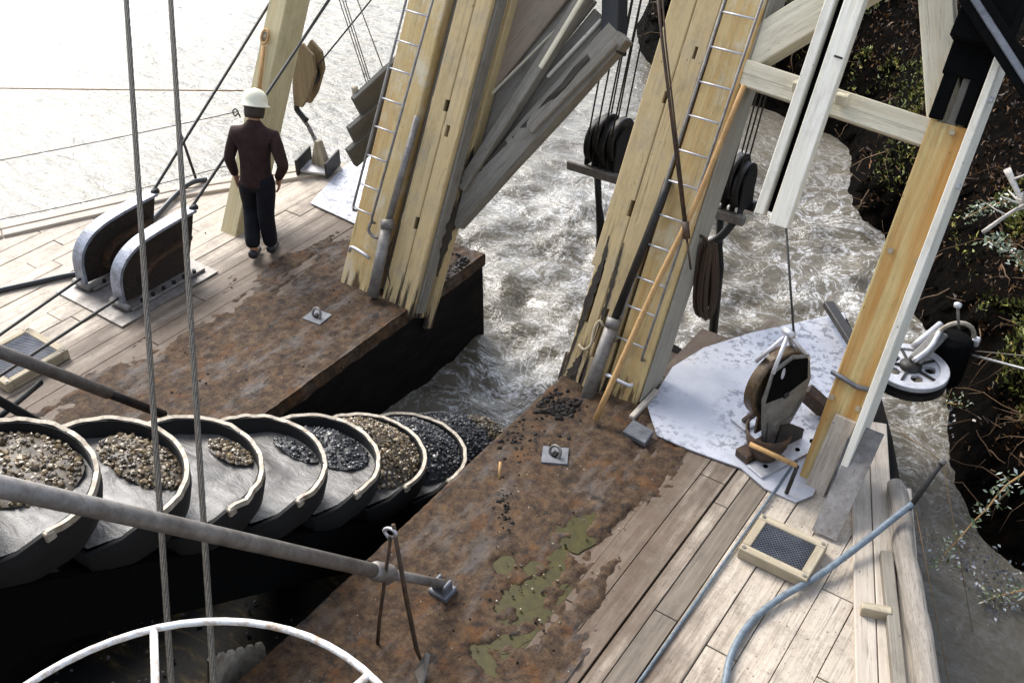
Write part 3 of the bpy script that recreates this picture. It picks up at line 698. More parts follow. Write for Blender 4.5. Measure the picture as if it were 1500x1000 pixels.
# ---- iron ladders bolted on the legs
def iron_ladder(label, L0, L1, R0, R1, rungs, y0):
    t = thing('iron_ladder', label, 'ladder', ong(*L0, y0), 'iron ladders on the gantry legs')
    def ln(a, b, py): k = (py-a[1])/(b[1]-a[1]); return (a[0]+(b[0]-a[0])*k, py)
    A0, A1, B0, B1 = ong(*L0, y0), ong(*L1, y0), ong(*R0, y0), ong(*R1, y0)
    up = (A1-A0).normalized(); ub = (B1-B0).normalized()
    rod('rail', [A0-GN*.07, A0-GN*.02, A0+up*.05, A1+up*1.6], .013, M['grimy'], t)
    rod('rail', [B0-GN*.07, B0-GN*.02, B0+ub*.05, B1+ub*1.6], .013, M['grimy'], t)
    for py in rungs:
        a = ong(*ln(L0, L1, py), y0); k = (a-A0).dot(up); b = B0+ub*((a-B0).dot(ub))
        rod('rung', [a, b], .009, M['pale'], t, 6)
    return t
iron_ladder('iron ladder on the far gantry leg beside the walking person', (516, 308), (595, 0), (543, 326), (634, 0), [14, 58, 99, 143, 184, 226, 268, 303], GY-.15)
iron_ladder('iron ladder on the near gantry leg behind the leaning pole', (899, 500), (1062, 0), (939, 528), (1117, 0), [17, 68, 119, 168, 218, 263, 312, 356, 404, 446, 492], GY-.06)

# ---- pipes and poles on the legs
t = thing('vent_pipe', 'grey pipe strapped to the far gantry leg with a thick lower end', 'pipe', ong(546, 433, GY-.07))
rod('lower_pipe', [ong(546, 434, GY-.09), ong(567, 330, GY-.09)], .058, M['grimy'], t, 14)
rod('upper_pipe', [ong(567, 332, GY-.07), ong(612, 170, GY-.05)], .034, M['grimy'], t, 12)
rod('clamp', [ong(567, 322, GY-.09), ong(568, 336, GY-.09)], .068, M['grimy'], t, 14)
rod('hook', smoothline([ong(545, 322, GY-.12), ong(540, 338, GY-.12), ong(551, 348, GY-.1), ong(562, 345, GY-.1)], 4), .016, M['grimy'], t)
rod('handle_bar', smoothline([ong(512, 368, GY-.04), ong(516, 362, GY-.08), ong(536, 374, GY-.08), ong(541, 378, GY-.04)], 4), .018, M['pale'], t)
t = thing('vent_pipe', 'grey pipe strapped to the near gantry leg beside its ladder', 'pipe', ong(854, 592, GY-.09))
rod('lower_pipe', [ong(857, 590, GY-.09), ong(899, 470, GY-.09)], .06, M['grimy'], t, 14)
rod('upper_pipe', [ong(898, 473, GY-.08), ong(967, 300, GY-.05), ong(980, 262, GY-.03)], .036, M['steel'], t, 12)
rod('clamp', [ong(896, 480, GY-.09), ong(900, 466, GY-.09)], .066, M['grimy'], t, 14)
rod('rope_tie', smoothline([ong(848, 505, GY-.02), ong(856, 512, GY-.06), ong(866, 504, GY-.06), ong(870, 484, GY-.05), ong(878, 470, GY-.05), ong(884, 478, GY-.04)], 4), .014, M['boxwood'], t)
rod('handle_bar', smoothline([ong(888, 550, GY-.04), ong(892, 550, GY-.1), ong(920, 564, GY-.1), ong(926, 563, GY-.04)], 4), .018, M['pale'], t)
tag(rod('wooden_pole', smoothline([ong(872, 615, GY-.42), ong(960, 420, GY-.26), ong(1018, 300, GY-.18), ong(1090, 125, GY-.1)], 4), [.026]*4+[.024]*4+[.022]*5, M['pole'], None, 10), 'long thin wooden pole leaning on the near gantry leg', 'pole')
tag(MB().tube([ong(958, -60, GY-.25), ong(970, 61, GY-.25), ong(1004, 337, GY-.22)], .014, 6).tube([ong(966, -60, GY-.25), ong(975, 61, GY-.25), ong(1006, 330, GY-.22)], .008, 6).tube([ong(1004, 325, GY-.22), ong(1006, 350, GY-.22)], .03, 8).tube([ong(1006, 350, GY-.22), ong(1012, 395, GY-.2)], .01, 6).build('hanging_rod', M['rust'], None, True), 'dark rusty rod hanging down across the near gantry leg', 'rod')
# rope coil
t = thing('rope_coil', 'coil of brown rope hanging on the near gantry leg', 'rope', at(1030, 470, x=-2.84)); rr = random.Random(5)
c0 = at(1030, 352, x=-2.83); c1 = at(1024, 462, x=-2.83)
for k in range(16):
    o = V((rr.uniform(.0, .10), rr.uniform(-.03, .03), 0)); wv = rr.uniform(.03, .08); pts = []
    for a in range(17):
        s = 2*math.pi*a/16; m_ = (c0+c1)/2; hl = (c0-c1)/2*rr.uniform(.93, 1.03)
        pts.append(m_+o+hl*math.cos(s)+V((.45, .9, 0)).normalized()*math.sin(s)*wv*(1.0-.35*math.cos(s)))
    MB().tube(pts[:-1], .0125, 6, closed=True).build('loop', M['brownrope'], t, True)
rod('tie', [c0+V((-.08, 0, .05)), c0+V((.02, 0, .02)), c0+V((.1, 0, -.06))], .014, M['brownrope'], t)

# ---- white guide with its slot
t = thing('slotted_guide', 'white double rail guide hanging with a black slot down its middle', 'guide', ong(1130, 325, 5.6))
zb = 1.78
for (a, b, z_) in ((-2.335, -2.262, zb+.02), (-2.200, -2.055, zb-.02)):
    beam('rail', V(((a+b)/2, gy(z_, 5.66), z_)), V(((a+b)/2, gy(5.1, 5.66), 5.1)), b-a, .11, M['white'], t, bevel=.006)
beam('slot_back', V((-2.231, gy(zb+.03, 5.72), zb+.03)), V((-2.231, gy(5.1, 5.72), 5.1)), .06, .02, M['pitch'], t, bevel=0)
MB().tube([ong(1222, 82, 5.58), ong(1234, 86, 5.58)], .008, 6).build('pin', M['black'], t)

# ================================================================== HOISTING BLOCKS AND ROPES
def sheave(mb, c, ax, r, w_, n=24):
    Mx = frame(ax, V((0, 0, 1))); Mx.translation = V(c); h = w_/2
    mb.lathe([(.03, -h*1.2), (r*.35, -h*1.1), (r*.38, -h*.5), (r*.82, -h*.5), (r*.86, -h), (r, -h), (r*.93, 0), (r, h), (r*.86, h), (r*.82, h*.5), (r*.38, h*.5), (r*.35, h*1.1), (.03, h*1.2)], n, Mx)
def hoist_block(label, c, n, top, tops_label):
    t = thing('hoist_block', label, 'pulley', c, 'hoisting blocks under the gantry')
    for k in range(n):
        b = MB(); sheave(b, c+V(((k-(n-1)/2)*.085, .02*(k % 2), .06*(k % 2))), V((1, 0, 0)), .23, .06); b.build('sheave', M['steel'] if k % 2 else M['black'], t, True)
    wd = n*.085
    for k in range(n+1):
        x_ = c.x+(k-n/2)*.085; poly = [(-.14, .12), (0, .2), (.14, .12), (.17, -.24), (-.17, -.24)]
        Mx = Matrix(((0, 0, 1, 0), (1, 0, 0, 0), (0, 1, 0, 0), (0, 0, 0, 1))); Mx.translation = V((x_, c.y, c.z))
        MB().prism(poly, -.008, .008, Mx).build('cheek_plate', M['black'], t)
    xh = MB().box(c+V((-.06, -.17, -.27)), (wd+.28, .07, .10)).build('crosshead', M['grimy'], t, bevel=.012)
    MB().box(c+V((-.06, .15, -.27)), (wd+.22, .07, .10)).build('crosshead', M['black'], t, bevel=.012)
    for k in range(n): MB().tube([c+V(((k-(n-1)/2)*.085, 0, -.24)), c+V(((k-(n-1)/2)*.085, 0, -.40))], .03, 8).build('bolt', M['black'], xh)
    rod('tail_bar', [c+V((-.12, 0, -.3)), c+V((-.08, .02, -.75)), c+V((-.06, .05, -1.0)), c+V((-.02, .1, -2.3))], [.04, .035, .05, .05], M['black'], t)
    for k in range(n):
        for s in (-1, 1):
            if k == n-1 and s == 1: continue
            p = c+V(((k-(n-1)/2)*.085, s*.21, .05)); q = top+V(((k-(n-1)/2)*.10, s*.17, 0))
            tag(rod('hoist_rope', [p, q], .0085, M['cable_dark'], None, 6), 'taut dark hoist rope, %s %s fall from the left, %s' % (('first', 'second', 'third', 'fourth')[k], 'far' if s > 0 else 'near', tops_label), 'rope', 'hoist ropes above the '+tops_label)
    return t
cC = V((-4.5, 8.1, 1.22)); hoist_block('black multi-sheave block hanging between the gantry legs', cC, 4, V((-4.4, 8.95, 4.95)), 'block between the legs')
cR = at(1078, 268, x=-3.12); hoist_block('black multi-sheave block hanging behind the near gantry leg', cR, 3, V((-2.95, cR.y+.75, 4.95)), 'block behind the near leg')
t = thing('upper_block', 'dark iron sheave block under the gantry head', 'pulley', (-4.4, 8.95, 4.95))
MB().box((-4.4, 8.95, 5.02), (.6, .5, .25)).build('housing', M['black'], t, bevel=.02)
tag(MB().tube(smoothline([cR+V((.1, -.1, -.3)), cR+V((.0, -.2, -.5)), cR+V((-.15, -.3, -.62)), cR+V((-.3, -.3, -.6))], 4), .04, 8).build('bent_arm', M['black'], None, True), 'black bent arm below the block behind the near leg', 'arm')

# foreground wire ropes running down into the well
def wire(name, label, p, q, r, mat, strands=True, group=None):
    p, q = V(p), V(q)
    if not strands: return tag(rod(name, [p, q], r, mat, None, 8), label, 'wire rope', group)
    d = (q-p); L = d.length; n = int(L/(r*1.3)); fx = frame(d, V((1, 0, 0))); b = MB(); N = 6
    for s in range(N):                                        # six laid strands
        pts = []
        for i in range(n+1):
            a = 2*math.pi*(s/N) + i*.30; o = fx.to_3x3() @ V((math.cos(a)*r*.62, math.sin(a)*r*.62, 0)); pts.append(p+d*(i/n)+o)
        b.tube(pts, r*.42, 5, cap=False)
    b.tube([p, q], r*.7, 6)
    return tag(b.build(name, mat, None, True), label, 'wire rope', group)
for (a, b, lab, mt) in (((185, 0), (251, 1000), 'left of the two wire ropes crossing the foreground', M['cable']), ((250, 0), (313, 1000), 'right of the two wire ropes crossing the foreground', M['cable'])):
    p, q = dep(*a, 6.2), dep(*b, 4.9); d = (q-p).normalized()
    wire('wire_rope', lab, p-d*4.0, q+d*((q.z+1.05)/-d.z), .0165, mt, True, 'foreground wire ropes')

# ================================================================== BUCKET LINE
BA, BB = .44, .56
def outline(s=1., dz=0.):
    pts = []
    for k in range(25):
        a = R(-100+200*k/24); pts.append((BB*math.sin(a)*s, BA*math.cos(a)*s, dz))
    return pts
def full(s=1., z=0., tail=0.):
    return outline(s, z) + [(BB*.95*s, -.28*s, z+tail*.5), (BB*.80*s, -.46*s, z+tail), (-BB*.80*s, -.46*s, z+tail), (-BB*.95*s, -.28*s, z+tail*.5)]
def bucket_parts(t, fill, seed, rest=.0):
    rnd = random.Random(seed)
    rings = [full(1., .0, -.05), full(1.02, -.10, -.04), full(.95, -.24), full(.78, -.38), full(.55, -.42)]
    inner = [full(.95, .0, -.05), full(.93, -.12, -.02), full(.80, -.26)]
    n = len(rings[0]); b = MB(); vs = [p for r_ in rings for p in r_]; fs = []
    for i in range(len(rings)-1):
        for k in range(n): fs.append((i*n+k, i*n+(k+1) % n, (i+1)*n+(k+1) % n, (i+1)*n+k))
    fs.append(tuple(range((len(rings)-1)*n, len(rings)*n))); b.add(vs, fs)
    vs = [p for r_ in inner for p in r_]; fs = []
    for i in range(len(inner)-1):
        for k in range(n): fs.append((i*n+k, i*n+(k+1) % n, (i+1)*n+(k+1) % n, (i+1)*n+k))
    b.add(vs, fs); b.add(rings[0]+inner[0], [(k, (k+1) % n, n+(k+1) % n, n+k) for k in range(n)])
    b.build('shell', M['shell'], t, True, local=True)
    # riveted wearing lip: a flat bar bent round the mouth
    b = MB(); prof = [(.970, .006), (1.026, .012), (1.030, -.028), (1.0, -.034)]; m_ = 41; vs = []
    for k in range(m_):
        a = R(-104+208*k/(m_-1)); j = 1+.018*noise.noise(V((k*.5, seed, 0)))
        for (s, z) in prof: vs.append((BB*math.sin(a)*s*j, BA*math.cos(a)*s*j, z+.012*noise.noise(V((k*.45, seed, 3)))))
    fs = [(0, 1, 2, 3), tuple(range((m_-1)*4, m_*4))]
    for k in range(m_-1):
        for q in range(4): fs.append((k*4+q, k*4+(q+1) % 4, (k+1)*4+(q+1) % 4, (k+1)*4+q))
    b.add(vs, fs); lip = b.build('lip', M['worn'], t, False, local=True)
    for sx in (-1, 1):
        b = MB(); b.box((sx*BB*.985, -.10, -.022), (.042, .06, .06)); b.build('lug', M['worn'], lip, bevel=.008, space=t)
    # slurry lining the bucket
    vs = []; fs = []; K = 15
    rim = full(.94, 0.); cx, cy = 0, .0
    for k in range(n):
        for q in range(K):
            s = q/(K-1); x_, y_ = cx+(rim[k][0]-cx)*s, cy+(rim[k][1]-cy)*s
            z_ = -.016 - .075*sstep(-.1, .42, y_) - .05*sstep(0, -.5, x_)*s - .02*math.sin(s*2.6) + .02*fbm(x_*3, y_*3, seed, 3, 1.4) + .0
            vs.append((x_, y_, z_))
    for k in range(n):
        for q in range(K-1): fs.append((k*K+q, ((k+1) % n)*K+q, ((k+1) % n)*K+q+1, k*K+q+1))
    MB().add(vs, fs).build('mud_lining', M['slurry'], t, True, local=True)
def gravel_load(label, base, kind, seed, n, spread, heap, cx, cy, rs=(.007, .020)):
    rnd = random.Random(seed); b = MB()
    for _ in range(n):
        a = rnd.uniform(0, 6.283); r_ = math.sqrt(rnd.random()); x_ = cx+math.cos(a)*r_*spread[0]; y_ = cy+math.sin(a)*r_*spread[1]
        if (x_/(BB*.9))**2+(max(0, y_)/(BA*.9))**2 > 1: continue
        z_ = -.030-.06*sstep(-.15, .4, y_) + .012 + heap*(1-r_**2) + rnd.uniform(-.01, .012)
        r0 = rnd.uniform(*rs)*(1.6 if rnd.random() < .06 else 1)
        b.stone((base.x+x_, base.y+y_, base.z+z_), r0, rnd)
    lo = tag(b.build('gravel_load', M[kind]), label, 'gravel', 'gravel lying in the buckets', 'stuff')
    vs = []; fs = []; na, nr = 32, 10
    for i in range(nr):
        for k in range(na):
            r_ = i/(nr-1)*1.02; a = 2*math.pi*k/na; x_ = cx+math.cos(a)*r_*spread[0]*(1+.12*noise.noise(V((math.cos(a)*2, math.sin(a)*2, seed)))); y_ = cy+math.sin(a)*r_*spread[1]*(1+.12*noise.noise(V((math.cos(a)*2, math.sin(a)*2, seed+3))))
            q = (x_/(BB*.93))**2+(max(0, y_)/(BA*.93))**2
            if q > 1: x_, y_ = x_/math.sqrt(q), y_/math.sqrt(q)
            z_ = -.030-.06*sstep(-.15, .4, y_)+.012+heap*(1-r_**2)+.018*noise.noise(V((x_*14, y_*14, seed)))
            vs.append((base.x+x_, base.y+y_, base.z+z_))
    for i in range(nr-1):
        for k in range(na): fs.append((i*na+k, i*na+(k+1) % na, (i+1)*na+(k+1) % na, (i+1)*na+k))
    o = MB().add(vs, fs).build('silt', M['silt'] if kind == 'gravel' else M['darksilt'], lo, True); o['kind'] = 'stuff'
BK = []
names = ['bucket at the left edge of the picture with gravel under the pipe', 'second bucket from the left with gravel along its rim', 'third bucket from the left with a small patch of gravel', 'fourth bucket from the left, nearly empty but for grey mud', 'fifth bucket from the left with dark wet grit at its rim', 'sixth bucket from the left heaped with pale gravel', 'seventh bucket from the left heaped with dark wet gravel', 'last bucket just leaving the water, buried in dark gravel', 'uppermost bucket just outside the left edge']
for i in range(-1, 8):
    p = V((-4.55, 1.60+.54*i, 1.73-.375*i)); BK.append(p)
    k = i if i >= 0 else 8
    t = thing('dredge_bucket', 'steel dredge '+names[k], 'bucket', p, 'buckets of the digging line')
    bucket_parts(t, 0, i+3)
g = lambda i: BK[i+1]
gravel_load('brown gravel in the leftmost bucket', g(0), 'gravel', 1, 700, (.40, .30), .05, -.08, .12)
gravel_load('brown gravel along the rim of the second bucket from the left', g(1), 'gravel', 2, 520, (.36, .17), .06, .05, .22)
gravel_load('small patch of gravel in the third bucket from the left', g(2), 'gravel', 3, 150, (.20, .08), .03, .08, .30)
gravel_load('dark grit at the rim of the fourth bucket from the left', g(3), 'darkgravel', 4, 130, (.22, .07), .02, .10, .30, (.006, .014))
gravel_load('dark wet grit in the fifth bucket from the left', g(4), 'darkgravel', 5, 520, (.36, .20), .05, .0, .18, (.007, .018))
gravel_load('pale gravel heaped in the sixth bucket from the left', g(5), 'gravel', 6, 1700, (.52, .40), .27, .0, .03)
gravel_load('dark gravel heaped in the seventh bucket from the left', g(6), 'darkgravel', 7, 1700, (.52, .40), .27, .0, .03)
gravel_load('dark gravel over the bucket leaving the water', g(7), 'darkgravel', 8, 1700, (.52, .42), .30, .0, .08)
gravel_load('pale gravel spilling beside the bucket leaving the water', g(7)+V((.1, .28, .05)), 'gravel', 9, 420, (.28, .16), .12, .05, .10)
# digging ladder under the buckets
LD = V((0, .54, -.375)).normalized(); LNn = V((0, .375, .54)).normalized()
t = thing('digging_ladder', 'black steel digging ladder carrying the bucket line down into the well', 'digging ladder', (-4.55, 4.5, -1.1))
p0 = g(-1)-LD*1.2-LNn*.62; p1 = g(7)+LD*1.6-LNn*.62
for sx in (-.42, .42):
    beam('girder', p0+V((sx, 0, 0)), p1+V((sx, 0, 0)), .09, .42, M['pitch'], t)
for k in range(12):
    q = p0+(p1-p0)*((k+.5)/12)+LNn*.12; MB().tube([q-V((.37, 0, 0)), q+V((.37, 0, 0))], .09, 12).build('roller', M['pitch'], t, True)

# ================================================================== LEVER PIPES, TOOLS, HANDWHEEL
t = thing('lever_pipe', 'long grey pipe slanting across the foreground to the near deck', 'pipe', at(650, 865, x=-3.0))
a, b = at(0, 712, x=-3.2), at(560, 838, x=-3.1); d = (b-a).normalized()
rod('pipe', [a-d*.8, b], .046, M['grimy'], t, 14)
rod('end_pipe', [b-d*.05, at(650, 862, x=-3.0)+V((0, 0, .05))], .034, M['grimy'], t, 12)
c = b+d*.02
MB().tube([c-d*.14, c-d*.10, c+d*.06, c+d*.10], [.05, .066, .066, .05], 12).build('joint', M['grimy'], t, True)
MB().box(c+V((.0, .02, -.055)), (.10, .09, .05)).build('lug', M['grimy'], t, bevel=.01)
q = at(648, 862, z=.05)
MB().box(V((q.x, q.y, .035)), (.16, .14, .05)).build('foot', M['slate'], t, bevel=.01)
for s in (-.05, .05): MB().box(V((q.x+s*.9, q.y, .09)), (.03, .10, .09)).build('fork', M['slate'], t, bevel=.01)
t = thing('steel_tripod', 'pair of thin rusty rods hooked together standing on the near deck', 'rods', at(553, 940, z=.02))
tp = at(572, 785, x=-3.02)
rod('rod', [at(553, 942, z=.01), at(556, 905, x=-3.1), tp], .013, M['rust'], t, 6)
pk = tag(rod('pick_bar', [at(576, 768, x=-3.0), at(594, 870, x=-2.88), at(610, 950, x=-2.78), at(616, 965, x=-2.76)], [.014, .016, .016, .012], M['rust'], None, 6), 'rusty pick bar with a bent blade leaning on the pipe joint', 'bar')
rod('link', smoothline([tp+V((-.01, 0, -.03)), tp+V((-.05, .0, .02)), tp+V((.0, 0, .07)), tp+V((.05, 0, .06)), tp+V((.02, 0, .0))], 4), .012, M['pale'], t, 6)
q = at(620, 985, z=.02); Mx = Matrix.Translation(q) @ Matrix.Rotation(R(30), 4, 'Z')
(MB().add([(-.06, 0, .01), (.0, -.12, .02), (.02, -.11, .02), (.05, .03, .16), (.02, .04, .17), (-.02, .02, .03)], [(0, 1, 2, 5), (1, 2, 3), (2, 5, 4, 3), (0, 5, 4), (0, 4, 3, 1)], Mx).build('blade', M['grimy'], pk))
# far lever
t = thing('lever_pipe', 'dark pipe slanting down to the far deck above the buckets', 'pipe', at(240, 607, z=.02))
a, b = at(0, 515, x=-6.05), at(240, 607, x=-6.0); d = (b-a).normalized()
rod('pipe', [a-d*1.2, a+(b-a)*.62], .048, M['grimy'], t, 12); rod('end_pipe', [a+(b-a)*.45, b], .038, M['steel'], t, 12)
MB().box(V((b.x, b.y+.02, .04)), (.14, .12, .06)).build('foot', M['steel'], t, bevel=.01)
t = thing('cross_brace', 'black iron brace behind the leftmost bucket', 'brace', at(95, 640, x=-5.55))
a, b = at(-40, 565, x=-5.6), at(95, 640, x=-5.55); beam('bar', a, b, .10, .06, M['black'], t); rod('tie', [at(0, 610, x=-5.7), at(60, 560, x=-6.0)], .02, M['black'], t)
# handwheel
t = thing('handwheel', 'white painted iron handwheel rising into the lower left corner', 'handwheel', (-1.49, .51, 0))
hc = V((-1.49, .51, 3.0)); hr = .72
MB().tube([hc+V((math.cos(2*math.pi*k/64)*hr, math.sin(2*math.pi*k/64)*hr, .004*noise.noise(V((k*.3, 0, 0))))) for k in range(64)], .0118, 10, closed=True).build('rim', M['whiteiron'], t, True)
a0 = math.atan2(at(225, 920, z=3.0).y-hc.y, at(225, 920, z=3.0).x-hc.x)
for k in range(6):
    a = a0+k*math.pi/3; rod('spoke', [hc+V((math.cos(a)*.05, math.sin(a)*.05, -.05)), hc+V((math.cos(a)*hr, math.sin(a)*hr, 0))], .0125, M['whiteiron'], t, 8)
MB().lathe([(.03, -.1), (.07, -.09), (.07, .02), (.04, .04)], 16, Matrix.Translation(hc)).build('hub', M['whiteiron'], t, True)
rod('spindle', [V((hc.x, hc.y, 0)), hc], .03, M['steel'], t, 10)
# toothed plate in the well
t = thing('toothed_guard', 'grey curved guard plate with a notched upper edge against the near hull', 'guard', at(345, 1000, x=-3.75))
vs = []; n = 24
for k in range(n+1):
    s = k/n; a = at(300+88*s, 1010-20*s-20*math.sin(s*1.5), x=-3.72-.10*math.sin(s*3.1)); b_ = at(303+82*s, 960-22*s+(6 if k % 4 == 0 else 0), x=-3.72-.12*math.sin(s*3.1))
    for o in (0, .02): vs += [a+V((o, 0, -.1)), b_+V((o, 0, 0))]
fs = []
for k in range(n):
    i = k*4; j = i+4; fs += [(i, j, j+1, i+1), (i+2, i+3, j+3, j+2), (i+1, j+1, j+3, i+3)]
MB().add(vs, fs).build('plate', M['worn'], t)

# ================================================================== PORT DECK THINGS
def guide_poly():
    X = -7.66
    top = [at(188, 448, x=X), at(182, 412, x=X), at(190, 385, x=X), at(212, 360, x=X), at(248, 336, x=X), at(291, 312, x=X)]
    return [(p.y, max(p.z, .03)) for p in top]
GP = guide_poly()
def cable_guide(label, X, src=None):
    t = thing('cable_guide', label, 'cable guide', (X, 4.4, 0), 'curved cable guides on the far deck')
    top = smoothline([V((a, b, 0)) for a, b in GP], 5); yb0, yb1 = GP[0][0], GP[-1][0]
    Mx = Matrix(((0, 0, 1, X), (1, 0, 0, 0), (0, 1, 0, 0), (0, 0, 0, 1)))
    web = [(p.x, p.y) for p in top] + [(yb1-.07, GP[-1][1]-.22), (yb1-.22, .03)]
    MB().prism(web, -.02, .02, Mx).build('web', M['webrust'], t)
    inner = [p + V((0, 0, 0)) for p in top]
    b = MB(); vs = []
    for i, p in enumerate(top):
        d = (top[min(i+1, len(top)-1)]-top[max(i-1, 0)]).normalized(); nn = V((-d.y, d.x, 0))
        if nn.x > 0 and i < 3: nn = -nn
        if nn.y < 0 and i > 6: nn = -nn
        for (xx, k) in ((-.075, .0), (.075, .0), (.075, .03), (-.075, .03)):
            q = p+nn*k; vs.append((X+xx, q.x, q.y))
    fs = [(0, 1, 2, 3), tuple(range(len(vs)-4, len(vs)))]
    for i in range(len(top)-1):
        for q in range(4): fs.append((i*4+q, i*4+(q+1) % 4, (i+1)*4+(q+1) % 4, (i+1)*4+q))
    b.add(vs, fs); b.build('flange', M['flange'], t)
    # inner rib following the curve on the side of the web
    vs = []
    for i, p in enumerate(top[3:]):
        c_ = V((yb1-.35, .0, 0)); q = c_+(p-c_)*.66; q2 = c_+(p-c_)*.60
        vs += [(X+.02, q.x, max(q.y, .05)), (X+.09, q.x, max(q.y, .05)), (X+.09, q2.x, max(q2.y, .05)), (X+.02, q2.x, max(q2.y, .05))]
    fs = []
    for i in range(len(vs)//4-1):
        for q in range(4): fs.append((i*4+q, i*4+(q+1) % 4, (i+1)*4+(q+1) % 4, (i+1)*4+q))
    MB().add(vs, fs).build('rib', M['rust'], t)
    sol = MB().box((X, (yb0+yb1)/2-.05, .04), (.30, yb1-yb0-.1, .03)).build('sole_plate', M['grimy'], t, bevel=.006)
    for k in range(6):
        MB().tube([V((X+.12, yb0+.15+k*.13, .05)), V((X+.12, yb0+.15+k*.13, .085))], .022, 6).build('bolt', M['black'], sol)
    MB().tube([V((X-.13, yb0-.02, .07)), V((X+.13, yb0-.02, .07))], .035, 10).build('pin', M['grimy'], t, True)
    MB().tube([V((X-.0, yb1-.01, GP[-1][1]+.02)), V((X+.06, yb1+.02, GP[-1][1]+.05))], .03, 8).build('stud', M['black'], t, True)
cable_guide('nearer of the two curved steel cable guides on the far deck', -7.76)
cable_guide('farther of the two curved steel cable guides on the far deck', -8.36)
tag(MB().prism([(-8.55, 4.15), (-7.5, 4.15), (-7.5, 5.35), (-8.55, 5.35)], .006, .022).build('base_plate', M['grimy']), 'flat grey steel base plate under the two curved cable guides', 'plate')
ytop, ztop = GP[-1]
def deck_cable(label, X, up, low, r=.016):
    a = V((X, ytop, ztop+.03)); u_ = at(*up, x=X+.15); d = (u_-a).normalized()
    l_ = at(*low, z=.22)
    tag(rod('cable', [u_+d*2.5, a, V((X, 4.9, .45)), V((X, 4.45, .16)), V((X, 4.3, .14)), l_, l_+(l_-V((X, 4.3, .14))).normalized()*2.5], r, M['cable_dark'], None, 8), label, 'cable', 'cables through the curved guides')
deck_cable('dark cable through the nearer curved guide', -7.76, (482, 0), (0, 550))
deck_cable('dark cable through the farther curved guide', -8.36, (398, 0), (0, 490))
tag(rod('deck_hose', smoothline([at(-60, 440, z=.03), at(0, 425, z=.03), at(80, 407, z=.03), at(150, 388, z=.03), at(215, 330, z=.03), at(258, 285, z=.05), at(280, 268, z=.10), at(302, 263, z=.06)], 6), .03, M['hose'], None, 10), 'thick black hose lying on the far deck behind the guides', 'hose')
def grating_box(label, x0, x1, y0, y1, h, diag):
    t = thing('grating_box', label, 'grating', ((x0+x1)/2, (y0+y1)/2, 0), 'wooden boxes with metal gratings'); w_ = .065
    for (a, b, c, d) in ((x0, x1, y0, y0+w_), (x0, x1, y1-w_, y1), (x0, x0+w_, y0+w_, y1-w_), (x1-w_, x1, y0+w_, y1-w_)):
        if b-a > d-c: beam('frame_board', V((a, (c+d)/2, h/2+.004)), V((b, (c+d)/2, h/2+.004)), h, d-c, M['boxwood'], t, xhint=V((0, 0, 1)), bevel=.006)
        else: beam('frame_board', V(((a+b)/2, c, h/2+.004)), V(((a+b)/2, d, h/2+.004)), b-a, h, M['boxwood'], t, bevel=.006)
    xa, xb, ya, yb = x0+w_, x1-w_, y0+w_, y1-w_
    MB().box(((xa+xb)/2, (ya+yb)/2, h*.45), (xb-xa, yb-ya, .01)).build('tray', M['black'], t)
    b = MB(); W, Hh = xb-xa, yb-ya; n = 22
    for k in range(-n, n):
        for sg in ((1, -1) if diag else (1,)):
            o = k*W/n*1.5; pts = []
            for s in (0, 1):
                pts.append((xa+o+s*Hh*.9 if sg > 0 else xa+o+(1-s)*Hh*.9, ya+s*Hh))
            (ax, ay), (bx, by) = pts
            if ax > bx: (ax, ay), (bx, by) = (bx, by), (ax, ay)
            if bx < xa or ax > xb: continue
            if ax < xa: ay += (by-ay)*(xa-ax)/(bx-ax); ax = xa
            if bx > xb: by = ay+(by-ay)*(xb-ax)/(bx-ax); bx = xb
            b.tube([V((ax, ay, h*.86+.003*sg)), V((bx, by, h*.86+.003*sg))], .0055, 4)
    o = b.build('grille', M['pale'] if not diag else M['slate'], t); o['kind'] = 'stuff'
    for (a, c) in ((x0+.03, y0+.03), (x1-.03, y0+.03), (x0+.03, y1-.03), (x1-.03, y1-.03)): MB().tube([V((a, c, h)), V((a, c, h+.012))], .014, 8).build('screw', M['grimy'], t)
grating_box('wooden box with a wire mesh grating on the near deck', -1.45, -.93, 4.92, 5.34, .10, True)
grating_box('wooden box with a slatted metal grating at the left of the far deck', -8.12, -7.50, 2.95, 3.58, .10, False)
def ring_plate(label, p, rz):
    t = thing('ring_plate', label, 'ring plate', p, 'ring bolt plates on the decks'); Mx = Matrix.Translation(p) @ Matrix.Rotation(rz, 4, 'Z')
    b = MB(); b.add([(-.11, -.10, .012), (.11, -.10, .012), (.11, .10, .012), (-.11, .10, .012), (-.105, -.095, .032), (.105, -.095, .032), (.105, .095, .03), (-.105, .095, .034)], [(0, 3, 2, 1), (4, 5, 6, 7), (0, 1, 5, 4), (1, 2, 6, 5), (2, 3, 7, 6), (3, 0, 4, 7)], Mx); b.build('plate', M['slate'], t)
    q = Mx @ V((0, 0, .03)); MB().tube([q+V((math.cos(a)*.05, math.sin(a)*.02, math.sin(a)*.05+.035)) for a in [i*math.pi/8 for i in range(16)]], .013, 6, closed=True).build('ring', M['grimy'], t, True)
    MB().box(q+V((0, 0, .01)), (.05, .06, .03)).build('eye', M['steel'], t, bevel=.006)
ring_plate('ring bolt plate on the muddy far deck', at(465, 467, z=0), .1)
ring_plate('ring bolt plate on the muddy near deck', at(813, 670, z=0), .5)
